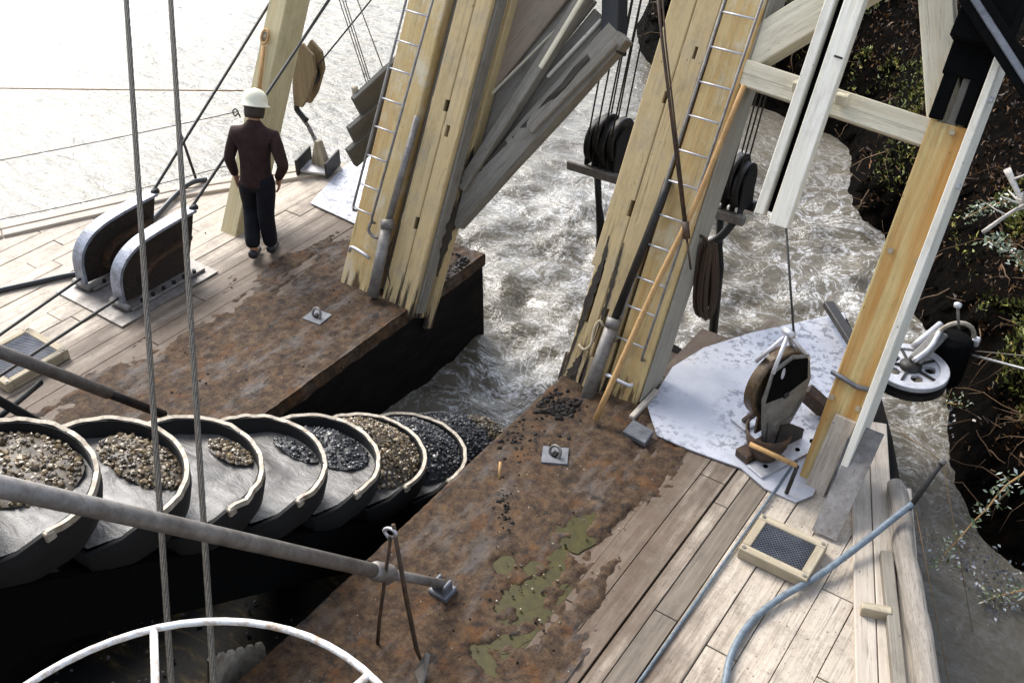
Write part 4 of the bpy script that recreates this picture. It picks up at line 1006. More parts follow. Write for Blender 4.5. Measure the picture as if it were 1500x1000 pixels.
# railing wires and stanchion at the far edge
tag(rod('stanchion', [at(287, 262, z=.02), at(265, 197, x=at(287, 262, z=.02).x-.15)], .018, M['steel'], None, 6), 'thin dark stanchion leaning at the far deck edge', 'stanchion')
wp = V((-8.12, gy(1.5)-.02, 1.5))
def span(label, a, b, r, mat, sag=.05):
    pts = [V(a)+(V(b)-V(a))*k/12 - V((0, 0, sag*4*(k/12)*(1-k/12))) for k in range(13)]
    return tag(rod('line', pts, r, mat, None, 5), label, 'line')
e = ong(356, 133); e2 = ong(350, 163); far = at(-10, 128, x=-11.6)
span('taut rusty line from the far outer post out of the picture', e, e+(far-e)*1.6, .008, M['thin_orange'], .01)
far = at(-10, 234, x=-10.9); span('thin grey line from the far outer post to the left edge', e2, e2+(far-e2)*1.3, .006, M['cable'], .03)
tag(rod('hook', smoothline([ong(352, 172, GY-.03), ong(346, 160, GY-.1), ong(341, 163, GY-.1), ong(344, 170, GY-.1), ong(349, 166, GY-.08)], 4), .008, M['steel'], None, 6), 'small iron hook on the far outer post', 'hook')
far = at(0, 318, z=.25); span('thin rail line along the far deck edge', at(350, 238, y=7.0), far+(far-at(350, 238, y=7.0))*.2, .006, M['cable'], .05)
# tool hung on the far outer post
t = thing('paddle', 'long wooden scoop hung on the far outer post', 'scoop', ong(378, 146, GY-.05))
rod('handle', [ong(378, 150, GY-.04), ong(386, 68, GY-.04)], .022, M['pole'], t, 8)
q = ong(388, 54, GY-.05); Mx = frame(GN, V((1, 0, 0))); Mx.translation = q
MB().tube([Mx @ V((math.cos(a)*.05, math.sin(a)*.075, 0)) for a in [i*math.pi/9 for i in range(18)]], .014, 6, closed=True).build('scoop_rim', M['pole'], t, True)
MB().lathe([(.005, -.03), (.03, -.02), (.05, 0)], 14, Mx).build('scoop_bowl', M['boxwood'], t, True)
# tackle behind the far outer post
t = thing('tackle_block', 'yellowish wooden tackle block behind the far outer post', 'pulley', at(442, 160, y=7.7))
pts = [at(a, b, y=7.75) for a, b in ((446, 62), (462, 80), (466, 105), (456, 140), (446, 156), (434, 152), (432, 120), (436, 80))]
Mx = Matrix(((1, 0, 0, 0), (0, 0, -1, 0), (0, 1, 0, 0), (0, 0, 0, 1)))
for y_, mt in ((7.70, M['blockwood']), (7.84, M['blockwood'])):
    b = MB(); n = len(pts); b.add([(p.x, y_, p.z) for p in pts]+[(p.x, y_+.045, p.z) for p in pts], [tuple(range(n)), tuple(reversed(range(n, 2*n)))]+[(i, (i+1) % n, n+(i+1) % n, n+i) for i in range(n)]); b.build('cheek', mt, t, bevel=.008)
b = MB(); sheave(b, at(450, 105, y=7.79), V((0, 1, 0)), .17, .07); b.build('sheave', M['steel'], t, True)
q = at(437, 158, y=7.79); rod('shackle', smoothline([q+V((0, 0, .06)), q+V((-.03, 0, -.02)), q+V((.04, .0, -.09)), q+V((.12, 0, -.14))], 4), .035, M['steel'], t)
c_ = [at(443, 172, y=7.79), at(452, 186, y=7.8), at(459, 200, y=7.8), at(466, 214, y=7.8)]
for k in range(3): rod('chain_link', [c_[k], c_[k+1]], [.03, .022], M['grimy'], t)
p = at(466, 240, z=.12); t = thing('mooring_shoe', 'dark steel shoe with two flanges below the tackle block', 'shoe', (p.x, p.y, 0))
dx = (at(490, 232, z=.15)-at(440, 226, z=.15)).normalized(); dy = V((-dx.y, dx.x, 0))
for o in (-.19, .19):
    fr = Matrix((dx, dy, V((0, 0, 1)))).transposed().to_4x4(); fr.translation = V((p.x, p.y, .04)) + dx*o
    MB().box((0, 0, .1), (.03, .42, .20), fr).build('flange', M['steel'], t, bevel=.006)
fr.translation = V((p.x, p.y, .04)); MB().box((0, 0, .03), (.38, .30, .03), fr).build('sole', M['pale'], t, bevel=.005)
MB().prism([(-.14, .03), (.14, .03), (.03, .36), (-.03, .36)], -.04, .04, Matrix.Translation(V((p.x, p.y+.05, .05))) @ Matrix.Rotation(R(90), 4, 'X')).build('lug', M['boxwood'], t, bevel=.006)
rod('link', [V((p.x, p.y+.05, .38)), at(466, 212, y=7.8)], .03, M['steel'], t)
# lavender plates at both bows
tag(MB().prism([(q.x, q.y) for q in [at(455, 300, z=0), at(522, 331, z=0), at(580, 270, z=0), at(535, 225, z=0), at(500, 250, z=0)]], .012, .026).build('steel_plate', M['plate']), 'pale blue grey steel plate on the far bow', 'plate')
# weathered boards beside the far leg
t = thing('board_rack', 'three weathered grey boards standing out beside the far gantry leg', 'boards', at(560, 232, x=-6.75))
for (a, b, wd) in (((523, 158), (615, 72), .30), ((515, 200), (610, 118), .27), ((514, 232), (600, 155), .28)):
    p, q = at(*a, x=-6.8), at(*b, x=-6.62); beam('board', p, q, .07, wd*.9, M['darkgrey'], t, xhint=V((1, 0, 0)))
rod('stub', [at(524, 150, x=-6.85), at(519, 128, x=-6.85)], .035, M['boxwood'], t, 8)
q = at(546, 150, x=-6.98)
for k, (a, b) in enumerate(((487, -30), (492, -30), (496, -30))):
    tag(rod('guy_line', [q+V((0, k*.03, 0)), at(a, b, x=-7.3)], .006, M['cable'], None, 5), ('left', 'middle', 'right')[k]+' one of three thin guy lines rising from the boards by the far leg', 'line', 'guy lines by the far leg')
tag(MB().tube([q+V((.02, .03, -.06)), q+V((0, .03, .10))], [.045, .03], 8).build('shackle', M['black'], None, True), 'black shackle gathering the guy lines at the boards', 'shackle')
tag(rod('guy_line', [at(562, 103, x=-6.8), at(512, -30, x=-7.0)], .006, M['cable'], None, 5), 'single thin guy line right of the three by the far leg', 'line')
tag(rod('guy_line', [at(464, 98, y=7.75), at(560, -20, y=8.3)], .010, M['cable_dark'], None, 6), 'thin dark line leaving the tackle block up to the right', 'line')

# plate added to darken the well, house added behind the viewpoint to block sky
t = thing('well_shade_plate', 'black sloping plate added under the bucket line to darken the well', 'plate', (-4.54, 1, -.8))
beam('plate', V((-4.54, -1, -.55)), V((-4.54, 5.0, -1.02)), 1.78, .03, M['well_shade'], t)
rr = random.Random(21)
b = MB()
for _ in range(160):
    x_ = rr.uniform(-5.3, -3.75); y_ = rr.uniform(.6, 3.1); b.stone((x_, y_, -.53-(y_+1)*.078+.02), rr.uniform(.006, .02), rr)
tag(b.build('spilled_gravel', M['darkgravel']), 'spilled stones on the dark plate added in the well', 'gravel', kind='stuff')
t = thing('sky_block_house', 'unseen board walled house added behind the viewpoint to block sky light', 'house', (-4.5, -1.2, 0))
M['housewood'] = wood('house_boards', (.20, .17, .13), (.12, .1, .075), crack=.6)
k = 0
x_ = -12.4
while x_ < 3.2:
    lo = 3.3 if -5.6 < x_+.15 < -3.4 else 0.
    beam('wall_board', V((x_+.15, -1.25, lo)), V((x_+.15, -1.25, 4.3)), .29, .04, M['housewood'], t, bevel=0); x_ += .3
beam('roof', V((-12.6, -3.4, 4.4)), V((3.4, -3.4, 4.4)), 4.4, .1, M['housewood'], t, xhint=V((0, 1, 0)))

# ================================================================== STARBOARD DECK THINGS
pl = [at(*q, z=0) for q in [(962, 640), (948, 598), (985, 540), (1030, 512), (1100, 490), (1235, 460), (1262, 560), (1190, 728), (1165, 738), (1120, 718), (1085, 688), (1040, 672), (1000, 657)]]
tag(MB().prism([(q.x, q.y) for q in pl], .010, .024).build('steel_plate', M['plate']), 'large pale blue grey steel plate on the near bow', 'plate')
q = [at(*p_, z=.05) for p_ in [(912, 632), (928, 615), (958, 632), (945, 650)]]
tag(MB().prism([(p_.x, p_.y) for p_ in q], .012, .06).build('steel_slab', M['slate'], None, False, .006), 'small dented slate grey slab at the corner of the steel plate', 'slab')
tag(beam('kerb_strip', at(925, 612, z=.03), at(962, 572, z=.03), .05, .05, M['edgewood']), 'thin wooden strip beside the near gantry leg foot', 'strip')

# upright lead sheave
LB = V((-1.76, 6.14, .024)); LM = Matrix.Translation(LB) @ Matrix.Rotation(R(-22), 4, 'Z')
t = thing('lead_sheave', 'upright steel lead sheave in a grey cheek plate on the near bow', 'sheave', LB); t.matrix_basis = LM
YZ = lambda x: Matrix(((0, 0, 1, x), (1, 0, 0, 0), (0, 1, 0, 0), (0, 0, 0, 1)))
ck = [(-.20, .93), (.0, .99), (.19, .92), (.27, .66), (.24, .46), (.10, .27), (.0, .06), (-.13, .06), (-.20, .36), (-.26, .66)]
cm = [(a_*.97, b_) for a_, b_ in ck]
chk = MB().prism(ck, -.010, .010, YZ(.085)).build('cheek', M['cheekgrey'], t, bevel=.006, local=True)
MB().prism([(-.16, .40), (-.05, .30), (.12, .34), (.22, .5), (.2, .42), (.08, .2), (-.02, .10), (-.11, .10)], -.006, .006, YZ(.101)).build('mud_patch', M['slurry'], chk, space=t)
MB().prism([(.02*math.cos(q_)+.0-.09, .055*math.sin(q_)+.86) for q_ in [i*math.pi/6 for i in range(12)]], -.002, .002, YZ(.098)).build('sight_hole', M['plate'], chk, space=t)
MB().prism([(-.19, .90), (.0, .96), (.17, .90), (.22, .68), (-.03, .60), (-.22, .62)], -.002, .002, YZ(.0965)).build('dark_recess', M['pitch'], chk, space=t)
MB().prism([(-.06, .95), (.06, .95), (.06, .1), (-.06, .1)], -.010, .010, YZ(-.085)).build('strap', M['rust'], t, local=True)
b_ = MB(); sheave(b_, V((-.01, 0, .66)), V((1, 0, 0)), .31, .09, 36); b_.build('sheave', M['bronze'], t, True, local=True)
MB().tube([V((-.12, 0, .66)), V((.108, 0, .60))], .03, 12).build('axle', M['black'], t, True, local=True)
for (y_, z_, x_) in ((-.20, .90, .09), (.19, .88, .09), (-.20, .90, -.09), (.19, .88, -.09)):
    MB().tube([V((x_, y_, z_)), V((0, 0, 1.14))], .017, 6).build('strap', M['pale'], t, True, local=True)
MB().tube([V((-.05, 0, 1.15)), V((.05, 0, 1.15))], .028, 10).build('eye_pin', M['pale'], t, True, local=True)
MB().box((.02, -.05, .04), (.14, .5, .08)).build('pedestal', M['rust'], t, bevel=.01, local=True)
shp = MB().box((.19, .08, .015), (.17, .78, .022)).build('shoe_plate', M['pale'], t, bevel=.004, local=True)
for k in range(4): MB().tube([V((.20, -.2+k*.18, .026)), V((.20, -.2+k*.18, .031))], .03 if k % 2 else .02, 10).build('bolt_hole', M['pitch'], shp, space=t)
MB().prism([(-.05, 0), (.30, 0), (.30, .12), (.12, .26), (0, .3)], -.008, .008, YZ(.11)).build('gusset', M['steel'], t, local=True)
MB().box((-.30, .05, .015), (.18, .16, .022)).build('foot', M['pale'], t, bevel=.004, local=True)
MB().tube([V((-.30, .05, .02)), V((-.09, .02, .36))], .03, 6).build('leg', M['rust'], t, local=True)
tag(rod('lead_rope', [ong(1151, 326, 5.62), LM @ V((0, .10, 1.0))], .010, M['cable_dark'], None, 6), 'taut dark rope from the white guide down to the lead sheave', 'rope')
# rusty scoop with a stick over it
s0 = at(1085, 690, z=.03); s1 = at(1160, 690, z=.03)
t = thing('rusty_scoop', 'rusty open scoop lying at the foot of the lead sheave', 'scoop', (s0+s1)/2)
c_ = (s0+s1)/2+V((-.09, .12, 0)); vs = []; n = 12
for i in range(n+1):
    a = math.pi*(i/n); 
    for (r_, z_) in ((.17, .30), (.15, .16), (.10, .02)): vs.append(c_+V((math.cos(a)*r_*1.1, -math.sin(a)*r_*1.25+.05, z_)))
fs = []
for i in range(n):
    for k in range(2): fs.append((i*3+k, (i+1)*3+k, (i+1)*3+k+1, i*3+k+1))
fs.append(tuple(i*3+2 for i in range(n+1)))
o = MB().add(vs, fs).build('bowl', M['rust'], t, True); sm = o.modifiers.new('s', 'SOLIDIFY'); sm.thickness = .012
rod('stick', [at(1098, 650, z=.34), at(1168, 682, z=.30)], .02, M['pole'], t, 8)
rod('strut', [at(1168, 682, z=.30), at(1152, 722, z=.04)], .018, M['steel'], t, 6)
tag(beam('fairlead_arm', at(1213, 445, y=8.25), at(1256, 512, y=7.6), .10, .07, M['steel'], None), 'dark steel arm standing up at the tip of the near bow', 'arm')
tag(beam('fairlead_arm', at(1178, 572, z=.22), at(1215, 605, z=.06), .16, .10, M['rust'], None), 'short rusty chute beside the starboard post', 'chute')
# horizontal bow sheave and its bracket
wc = V((-1.12, 7.98, -.08))
t = thing('bow_sheave', 'horizontal steel sheave wheel with round holes outside the near bow', 'sheave', wc)
b = MB(); nn_ = 40
def ring_(r0, r1, z0, z1):
    vs = []; fs = []
    for k in range(nn_):
        a = 2*math.pi*k/nn_; vs += [(math.cos(a)*r_, math.sin(a)*r_, z_) for r_, z_ in ((r0, z0), (r1, z0), (r1, z1), (r0, z1))]
    for k in range(nn_):
        j = (k+1) % nn_
        for q_ in range(4): fs.append((k*4+q_, k*4+(q_+1) % 4, j*4+(q_+1) % 4, j*4+q_))
    return vs, fs
TW = Matrix.Translation(wc)
MB().add(*ring_(.265, .345, .0, .05), TW).build('rim', M['pale'], t, False, .006)
MB().add(*ring_(.25, .30, -.05, .0), TW).add(*ring_(.25, .345, -.10, -.05), TW).build('groove', M['steel'], t)
na, nr = 110, 12; vs = []; fs = []
for z_ in (.0, .03):
    for i in range(nr+1):
        for k in range(na):
            a = 2*math.pi*k/na; r_ = .08+(.27-.08)*i/nr; vs.append((math.cos(a)*r_, math.sin(a)*r_, z_))
hc_ = [(math.cos(2*math.pi*k/5+.3)*.175, math.sin(2*math.pi*k/5+.3)*.175) for k in range(5)]
L1 = (nr+1)*na
def solid(i, k):
    if not 0 <= i < nr: return False
    a = 2*math.pi*(k+.5)/na; r_ = .08+(.27-.08)*(i+.5)/nr
    return all((math.cos(a)*r_-x_)**2+(math.sin(a)*r_-y_)**2 > .055**2 for x_, y_ in hc_)
for i in range(nr):
    for k in range(na):
        if not solid(i, k): continue
        j = (k+1) % na; A_, B_, C_, D_ = i*na+k, i*na+j, (i+1)*na+j, (i+1)*na+k
        fs += [(D_, C_, B_, A_), (A_+L1, B_+L1, C_+L1, D_+L1)]
        if not solid(i-1, k): fs.append((A_, B_, B_+L1, A_+L1))
        if not solid(i+1, k): fs.append((D_, D_+L1, C_+L1, C_))
        if not solid(i, (k-1) % na): fs.append((A_, A_+L1, D_+L1, D_))
        if not solid(i, j): fs.append((B_, C_, C_+L1, B_+L1))
MB().add(vs, fs, TW).build('web', M['pale'], t)
for k in range(5):
    a = 2*math.pi*(k+.5)/5+.3; beam('rib', wc+V((math.cos(a)*.09, math.sin(a)*.09, .035)), wc+V((math.cos(a)*.26, math.sin(a)*.26, .035)), .02, .03, M['steel'], t, xhint=V((-math.sin(a), math.cos(a), 0)), bevel=0)
MB().lathe([(.07, -.12), (.1, -.02), (.1, .06), (.05, .09)], 18, TW).build('hub', M['steel'], t, True)
cc = at(1398, 500, z=.05)
t = thing('sheave_bracket', 'black bracket with a pale collar and lever holding the bow sheave', 'bracket', cc-V((0, 0, .4)))
beam('arm', wc+V((.02, .0, .11)), cc+V((-.12, -.02, .06)), .13, .05, M['cheekgrey'], t, bevel=.015); rod('arm_rib', smoothline([wc+V((.02, -.05, .14)), wc+(cc-wc)*.4+V((0, -.05, .15)), cc+V((-.14, -.04, .10))], 5), .025, M['pale'], t, 8)
rod('arm', [wc+V((-.05, .2, .12)), cc+V((-.17, .08, .08))], .035, M['pale'], t, 10)
MB().lathe([(.15, -.45), (.17, -.4), (.17, .02), (.13, .05)], 20, Matrix.Translation(cc)).build('drum', M['pitch'], t, True)
fr = frame(_h, V((1, 0, 0))); 
MB().tube([cc+_r*math.cos(a)*.185+V((0, 0, math.sin(a)*.2))+_h*.02 for a in [math.pi*i/12 for i in range(13)]], .022, 8).build('collar', M['worn'], t, True)
for s in (-1, 1): MB().box(cc+_r*.2*s, (.07, .08, .08)).build('collar_lug', M['pale'], t, bevel=.012)
top = at(1403, 447, y=cc.y); rod('lever', [cc+V((0, 0, .15)), top], .013, M['grimy'], t); MB().lathe([(.005, -.03), (.035, -.015), (.035, .015), (.005, .03)], 12, Matrix.Translation(top)).build('knob', M['pale'], t, True)
a = at(1428, 514, y=cc.y); d_ = at(1500, 545, y=cc.y-.15)
for k, (u0, u1) in enumerate((((1428, 514), (1500, 521)), ((1424, 520), (1500, 540)))):
    p_, q_ = at(*u0, y=cc.y), at(*u1, y=cc.y-.1); tag(rod('bow_line', [p_, q_+(q_-p_)*3], .011 if k else .006, M['pale'] if k else M['cable'], None, 6), ['thin line from the sheave bracket to the right edge', 'thick pale bow line from the sheave bracket to the right edge'][k], 'line')
# edge log, kerb timber and block
p_, q_ = at(1312, 715, z=.10), at(1358, 1000, z=.10); d_ = (q_-p_).normalized()
pts = [p_-d_*.05+d_*(i*.09)+V((.02*noise.noise(V((i*.2, 0, 0))), 0, .016*noise.noise(V((i*.17, 4, 0))))) for i in range(74)]
lg = MB().tube(pts, [.06 if i == 0 else .080+.010*noise.noise(V((i*.3, 2, 0)))+.006*noise.noise(V((i*.9, 7, 0))) for i in range(74)], 18)
sd_ = d_.cross(V((0, 0, 1)))
Mx = frame(d_, V((0, 0, 1))); Mx.translation = p_; Mi = Mx.inverted(); lg.v = [tuple(Mi @ V(v_)) for v_ in lg.v]
tag(link('edge_log', lg.mesh(M['log'], True), None, Mx), 'bleached log lying along the outer edge of the near deck', 'log')
k0 = V((-.59, 5.45, .05)); k1 = k0+d_*6
k0 = at(1297, 812, z=.05); k1 = at(1316, 1000, z=.05); k1 = k0+(k1-k0)*3; tag(beam('kerb_timber', k0, k1, .085, .10, M['grey'], None, xhint=EN), 'square brown kerb timber beside the bleached log', 'timber')
c_ = at(1282, 897, z=.05); tag(beam('wooden_block', c_-EN*.1+V((0, 0, .01)), c_+EN*.10+V((0, 0, .01)), .10, .07, M['boxwood'], None, xhint=V((0, 0, 1))), 'short wooden block against the kerb timber', 'block')
# blue hose and nozzle, deck wire
hz = [at(1040, 1120, z=.03), at(1062, 1000, z=.03), at(1072, 957, z=.03), at(1098, 913, z=.03), at(1142, 876, z=.04), at(1203, 840, z=.07), at(1270, 790, z=.14), at(1305, 762, z=.22), at(1336, 738, z=.30)]
tag(rod('water_hose', smoothline(hz, 7), .025, M['bluehose'], None, 12), 'blue grey hose curving over the near deck and the log', 'hose')
nz = hz[-1]; nt_ = at(1381, 676, y=nz.y+.30)
t = thing('hose_nozzle', 'thin dark nozzle pipe on the end of the blue hose', 'nozzle', nz)
rod('pipe', [nz-(nt_-nz)*.12, nz+(nt_-nz)*.8, nt_], [.022, .018, .018], M['steel'], t, 8); rod('tip', [nt_-(nt_-nz)*.06, nt_+(nt_-nz)*.04], .026, M['grimy'], t, 10)
tag(rod('cord', [nz+V((.02, 0, 0)), at(1392, 1010, z=-.75)], .0035, M['thin_orange'], None, 4), 'thin brown cord hanging beside the log into the water', 'cord')
tag(rod('cord', [nt_, at(1425, 925, z=-1.0)], .003, M['thin_orange'], None, 4), 'thin brown cord hanging from the nozzle tip into the water', 'cord')
tag(rod('cord', [nt_, at(1290, 610, z=-.6)], .003, M['thin_orange'], None, 4), 'thin brown cord from the nozzle tip back to the bow', 'cord')
w0, w1 = at(935, 1000, z=.016), at(1168, 672, z=.03)
wire('deck_wire', 'grey wire rope lying straight along the near deck planks', w0+(w0-w1)*.6, w1+(w1-w0)*.12, .011, M['bluehose'])

# ================================================================== BANK VEGETATION
def leafy(name, label, base, tip, n, seed, sag=.1, size=.05):
    rnd = random.Random(seed); t = thing(name, label, 'branch', base, 'willow sprigs by the bank')
    base, tip = V(base), V(tip); pts = [base+(tip-base)*k/8+V((.03*noise.noise(V((k*.6, seed, 0))), .03*noise.noise(V((k*.6, seed, 5))), sag*math.sin(k/8*3.14))) for k in range(9)]
    rod('stem', pts, [.010-.0008*k for k in range(9)], M['pole'], t, 5)
    b = MB()
    for _ in range(n):
        k = rnd.uniform(.2, 1)*7.99; i = int(k); p_ = pts[i]+(pts[i+1]-pts[i])*(k-i)+V((rnd.gauss(0, .04), rnd.gauss(0, .04), rnd.gauss(0, .04)))
        d = V((rnd.uniform(-1, 1), rnd.uniform(-1, 1), rnd.uniform(-.3, .9))).normalized(); s_ = d.cross(V((rnd.random()-.5, rnd.random()-.5, 1))).normalized(); L = size*rnd.uniform(.6, 1.3)
        b.add([p_, p_+d*L*.5+s_*L*.2+V((0, 0, .006)), p_+d*L, p_+d*L*.5-s_*L*.2], [(0, 1, 2, 3)])
    o = b.build('leaves', M['willow'], t); o['kind'] = 'stuff'
leafy('willow_sprig', 'willow sprig with silvery leaves reaching over the pond at the lower right', at(1510, 680, y=7.3), at(1370, 830, z=-.85), 150, 1)
leafy('willow_sprig', 'willow sprig with pale leaves at the right edge of the bank', at(1520, 420, y=9.6), at(1440, 350, y=9.2), 170, 2, .1, .06)
leafy('willow_sprig', 'small drowned sprig with white leaves near the bow sheave', at(1440, 600, z=-.8), at(1385, 590, z=-.95), 60, 3, .02, .05)
leafy('willow_sprig', 'pale sprig lying in the water at the right edge', at(1520, 860, z=-.85), at(1440, 880, z=-.97), 70, 4, .02, .05)
leafy('willow_sprig', 'green sprig growing at the right edge above the bow line', at(1520, 300, y=9.8), at(1410, 320, y=9.4), 200, 5, .1, .05)
def deadbranch(label, pxs, r):
    t = thing('dead_branch', label, 'branch', at(*pxs[0][:2], y=pxs[0][2]), 'bleached dead branches on the bank'); pts = smoothline([at(a, b, y=c) for a, b, c in pxs], 4)
    rod('limb', pts, [r*(1-.7*i/len(pts)) for i in range(len(pts))], M['deadwood'], t, 7)
    rnd = random.Random(int(pxs[0][0]))
    for k in range(5):
        i = rnd.randrange(2, len(pts)-1); q_ = pts[i]; d = V((rnd.uniform(-1, 1), rnd.uniform(-.5, .5), rnd.uniform(-.3, 1))).normalized(); rod('twig', [q_, q_+d*.1, q_+d*.22+V((0, 0, .02))], [r*.4, r*.3, r*.1], M['deadwood'], t, 5)
deadbranch('bleached dead branch at the right edge of the bank', [(1475, 248, 9.5), (1490, 280, 9.4), (1510, 320, 9.3)], .035)
deadbranch('forked bleached branch low on the bank at the right', [(1440, 340, 9.3), (1475, 315, 9.3), (1500, 300, 9.3), (1530, 290, 9.2)], .022)
deadbranch('pale branch lying on the bank behind the near leg', [(1120, 182, 14.6), (1150, 160, 14.8), (1185, 150, 15.0)], .05)
deadbranch('thin stick lying in the water at the lower right', [(1425, 855, 6.9), (1445, 875, 6.75), (1465, 895, 6.6)], .018)
deadbranch('thin pale stick in the dark water below the bow line', [(1425, 615, 8.5), (1460, 632, 8.4), (1510, 655, 8.2)], .012)
b = MB(); rnd = random.Random(17)
for _ in range(330):
    c_ = rnd.choice([(1398, 600, 12, 25), (1400, 800, 25, 14), (1470, 880, 25, 18), (1440, 830, 30, 18), (1480, 850, 20, 20)])
    p_ = at(rnd.gauss(c_[0], c_[2]), rnd.gauss(c_[1], c_[3]), z=-.955); s_ = rnd.uniform(.006, .028); a = rnd.random()*6.28; d = V((math.cos(a), math.sin(a), rnd.uniform(-.1, .3))); e_ = V((-d.y, d.x, 0))
    b.add([p_-d*s_, p_+e_*s_*.5+V((0, 0, .008)), p_+d*s_, p_-e_*s_*.5], [(0, 1, 2, 3)])
tag(b.build('floating_litter', M['scum']), 'pale leaves and scum floating along the bank', 'litter', kind='stuff')

# ================================================================== THE PERSON
def skin_mesh(name, joints, edges, mat, parent, root=0, sub=2):
    me = bpy.data.meshes.new(name); me.from_pydata([j[:3] for j in joints], edges, []); me.materials.append(mat)
    o = link(name, me, parent); bpy.context.view_layer.objects.active = o
    sm_ = o.modifiers.new('skin', 'SKIN'); sm_.use_smooth_shade = True
    for i, j in enumerate(joints):
        sv = me.skin_vertices[0].data[i]; r_ = j[3]; sv.radius = r_ if isinstance(r_, tuple) else (r_, r_); sv.use_root = (i == root)
    s2 = o.modifiers.new('sub', 'SUBSURF'); s2.levels = sub; s2.render_levels = sub
    return o
pp = at(384, 372, z=.0)
per = thing('person', 'person in a cream hard hat, maroon jacket and dark trousers walking on the far deck', 'person', (pp.x, pp.y, .006), rz=R(30)); per.matrix_basis = per.matrix_basis @ Matrix.Rotation(R(5), 4, 'Y')
# local frame: facing +y, right hand +x
HIP = [(-.095, .0, .93), (.10, .0, .93)]
KN = [(-.12, .13, .50), (.08, -.02, .49)]; AN = [(-.05, -.13, .12), (.10, .02, .10)]
SHO = [(-.19, .04, 1.37), (.19, .04, 1.37)]; EL = [(-.26, -.01, 1.10), (.31, -.07, 1.11)]; WR = [(-.25, .10, .86), (.21, .05, .90)]
J = [(0, 0, .95, .085), (0, .01, 1.18, .085), (0, .03, 1.40, .075), (0, .06, 1.50, .05), (0, .095, 1.575, .072), (0, .115, 1.665, .075)]
E_ = [(0, 1), (1, 2), (2, 3), (3, 4), (4, 5)]
for s in (0, 1):
    b0 = len(J); J += [HIP[s]+(.08,), KN[s]+(.052,), AN[s]+(.04,), (AN[s][0], AN[s][1]+.13, .045, .035)]; E_ += [(0, b0), (b0, b0+1), (b0+1, b0+2), (b0+2, b0+3)]
    b1 = len(J); J += [SHO[s]+(.055,), EL[s]+(.04,), WR[s]+(.028,), (WR[s][0], WR[s][1]+.03, WR[s][2]-.07, (.018, .036))]; E_ += [(2, b1), (b1, b1+1), (b1+1, b1+2), (b1+2, b1+3)]
    hx, hy, hz_ = WR[s][0], WR[s][1]+.03, WR[s][2]-.07; sg = -1 if s else 1
    for f_, (oy, L) in enumerate(((.030, .07), (.011, .08), (-.010, .075), (-.029, .06))):
        b2 = len(J); J += [(hx, hy+oy, hz_-.03, .010), (hx+sg*.012, hy+oy*1.1+.005, hz_-.03-L*.55, .009), (hx+sg*.032, hy+oy*1.1+.004, hz_-.03-L, .008)]; E_ += [(b1+3, b2), (b2, b2+1), (b2+1, b2+2)]
    b2 = len(J); J += [(hx+sg*.012, hy+.045, hz_+.015, .011), (hx+sg*.03, hy+.066, hz_-.025, .009)]; E_ += [(b1+3, b2), (b2, b2+1)]
skin_mesh('body', J, E_, M['skin'], per)
Jk = [(0, -.01, .80, (.185, .135)), (0, -.005, .88, (.18, .132)), (0, .005, 1.06, (.165, .125)), (0, .015, 1.22, (.175, .125)), (0, .03, 1.36, (.16, .12)), (0, .045, 1.45, (.10, .09)), (0, .06, 1.54, (.07, .07))]; Ek = [(0, 1), (1, 2), (2, 3), (3, 4), (4, 5), (5, 6)]
for s in (0, 1):
    b0 = len(Jk); mid = tuple((a+b)/2 for a, b in zip(SHO[s], EL[s])); m2 = tuple((a+b)/2 for a, b in zip(EL[s], WR[s]))
    Jk += [SHO[s]+(.082,), mid+(.070,), EL[s]+(.062,), m2+(.054,), WR[s]+(.044,)]; Ek += [(4, b0), (b0, b0+1), (b0+1, b0+2), (b0+2, b0+3), (b0+3, b0+4)]
skin_mesh('jacket', Jk, Ek, M['jacket'], per)
Jt = [(0, -.005, 1.03, (.155, .118)), (0, -.01, .92, (.165, .125))]; Et = [(0, 1)]
for s in (0, 1):
    b0 = len(Jt); th_ = tuple((a+b)/2 for a, b in zip(HIP[s], KN[s])); ca = tuple((a+b)/2 for a, b in zip(KN[s], AN[s]))
    Jt += [(HIP[s][0], HIP[s][1], .84, .115), th_+(.108,), KN[s]+(.092,), ca+(.088,), (AN[s][0], AN[s][1], AN[s][2]+.005, .080)]; Et += [(1, b0), (b0, b0+1), (b0+1, b0+2), (b0+2, b0+3), (b0+3, b0+4)]
skin_mesh('trousers', Jt, Et, M['trousers'], per)
for s in (0, 1):
    x_, y_ = AN[s][0], AN[s][1]
    skin_mesh('boot', [(x_, y_-.02, .13, .055), (x_, y_-.03, .055, .052), (x_, y_+.09, .045, (.046, .040)), (x_, y_+.19, .036, (.042, .030))], [(0, 1), (1, 2), (2, 3)], M['boots'], per)
hm = Matrix.Translation(V((0, .115, 1.635))) @ Matrix.Rotation(R(-22), 4, 'X')
MB().lathe([(.09, -.11), (.099, -.07), (.104, -.01), (.10, .03), (.05, .07)], 20, hm).build('hair', M['hair'], per, True, local=True)
hh = MB().lathe([(.150, .000), (.148, .010), (.126, .022), (.122, .07), (.108, .115), (.078, .150), (.04, .168), (.005, .172)], 28, hm).build('hard_hat', M['hat'], per, True, local=True)
MB().add([tuple(hm @ V((x_, math.cos(a)*.124, .045+math.sin(a)*.13))) for a in [math.pi*i/14 for i in range(15)] for x_ in (-.012, .012)], [(2*i, 2*i+1, 2*i+3, 2*i+2) for i in range(14)]).build('hat_ridge', M['hat'], hh, True, space=per)

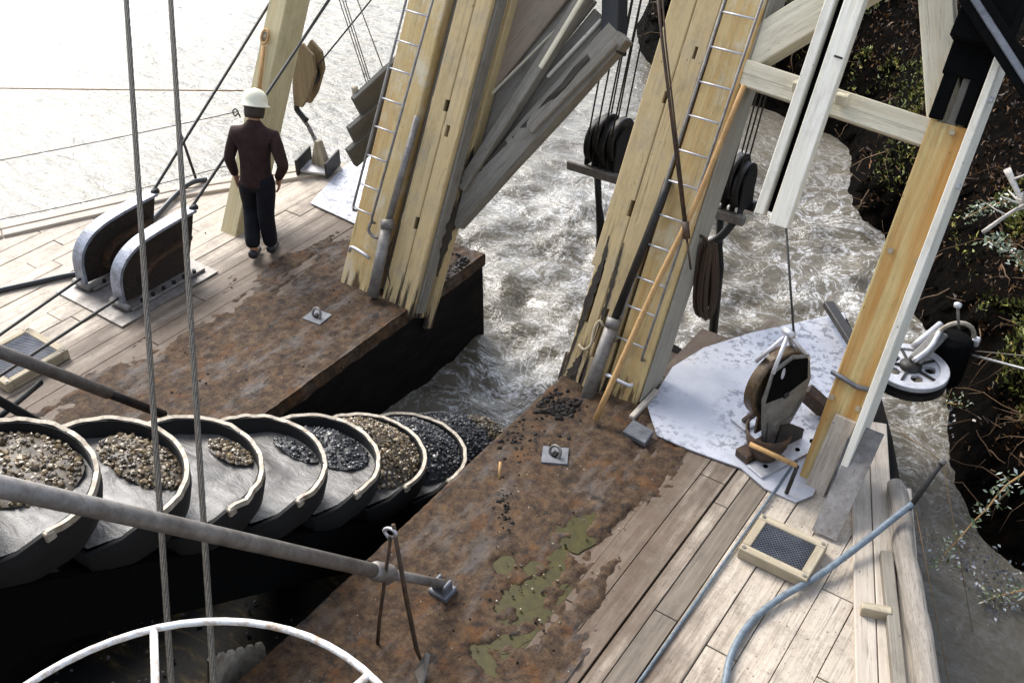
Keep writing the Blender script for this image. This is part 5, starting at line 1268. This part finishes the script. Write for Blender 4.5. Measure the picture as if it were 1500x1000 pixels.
# ================================================================== DIRT AND DECAY
def clods(label, spots, mat, seed):
    rnd = random.Random(seed); b = MB()
    for (px, py, sx_, sy_, n, r0, r1) in spots:
        for _ in range(n):
            p_ = at(rnd.gauss(px, sx_), rnd.gauss(py, sy_), z=.015)
            if not (p_.x < -5.46 or -3.60 < p_.x < -2.0): continue
            if p_.y > 7.05: continue
            b.stone((p_.x, p_.y, .012), rnd.uniform(r0, r1), rnd)
    tag(b.build('mud_clods', M[mat]), label, 'mud', kind='stuff')
clods('black clods of mud and grit on the deck edges', [(815, 595, 22, 10, 130, .01, .035), (770, 640, 28, 16, 90, .008, .025), (690, 385, 14, 10, 120, .01, .04), (640, 425, 18, 12, 90, .01, .03), (660, 405, 20, 12, 90, .01, .03), (740, 740, 10, 22, 40, .008, .02), (720, 860, 60, 60, 60, .005, .014), (480, 500, 60, 40, 25, .006, .016), (300, 560, 60, 30, 25, .006, .016)], 'clod', 31)
clods('pale stones scattered over the deck mud', [(760, 820, 90, 90, 70, .005, .013), (500, 450, 80, 60, 30, .005, .013)], 'gravel', 32)
tag(rod('stick', [at(731, 700, z=.02), at(733, 676, z=.10)], .012, M['pole'], None, 6), 'short orange stick standing in the near deck mud', 'stick')
def scar(pts, w0, y0=GY, parent=gan, side=None):
    """ragged strip of black rot lying on a timber face; pts are pixels up the strip"""
    rnd = random.Random(int(pts[0][0]+pts[0][1])); P_ = smoothline([ong(a, b, y0) for a, b in pts], 8) if side is None else smoothline([at(a, b, x=side) for a, b in pts], 8); vs = []
    off = GN if side is None else V((1, 0, 0)); n = len(P_)
    for i, p_ in enumerate(P_):
        k = math.sin(math.pi*(i+.3)/(n-.4)) if n > 1 else 1; w_ = w0*max(.12, k)*rnd.uniform(.5, 1.15); ax = V((1, 0, 0)) if side is None else GN
        for s_ in (-1, 1):
            for h_ in (.0, .004): vs.append(p_+ax*s_*w_*rnd.uniform(.4, .6)+off*h_)
    fs = []
    for i in range(n-1):
        a, b = i*4, (i+1)*4; fs += [(a+1, a+3, b+3, b+1), (a, a+1, b+1, b), (a+2, b+2, b+3, a+3)]
    MB().add(vs, fs).build('rot_scar', M['rotten'], parent)
scar([(832, 528), (850, 478), (866, 430), (884, 380), (892, 345)], .07)
scar([(870, 500), (884, 460), (900, 405), (914, 355)], .04)
scar([(826, 556), (838, 545), (850, 520)], .10)
scar([(572, 418), (566, 380), (578, 345)], .05)
scar([(640, 405), (652, 360), (664, 320), (676, 280)], .14, side=-5.352)
scar([(672, 300), (684, 250), (694, 215)], .10, side=-5.352)
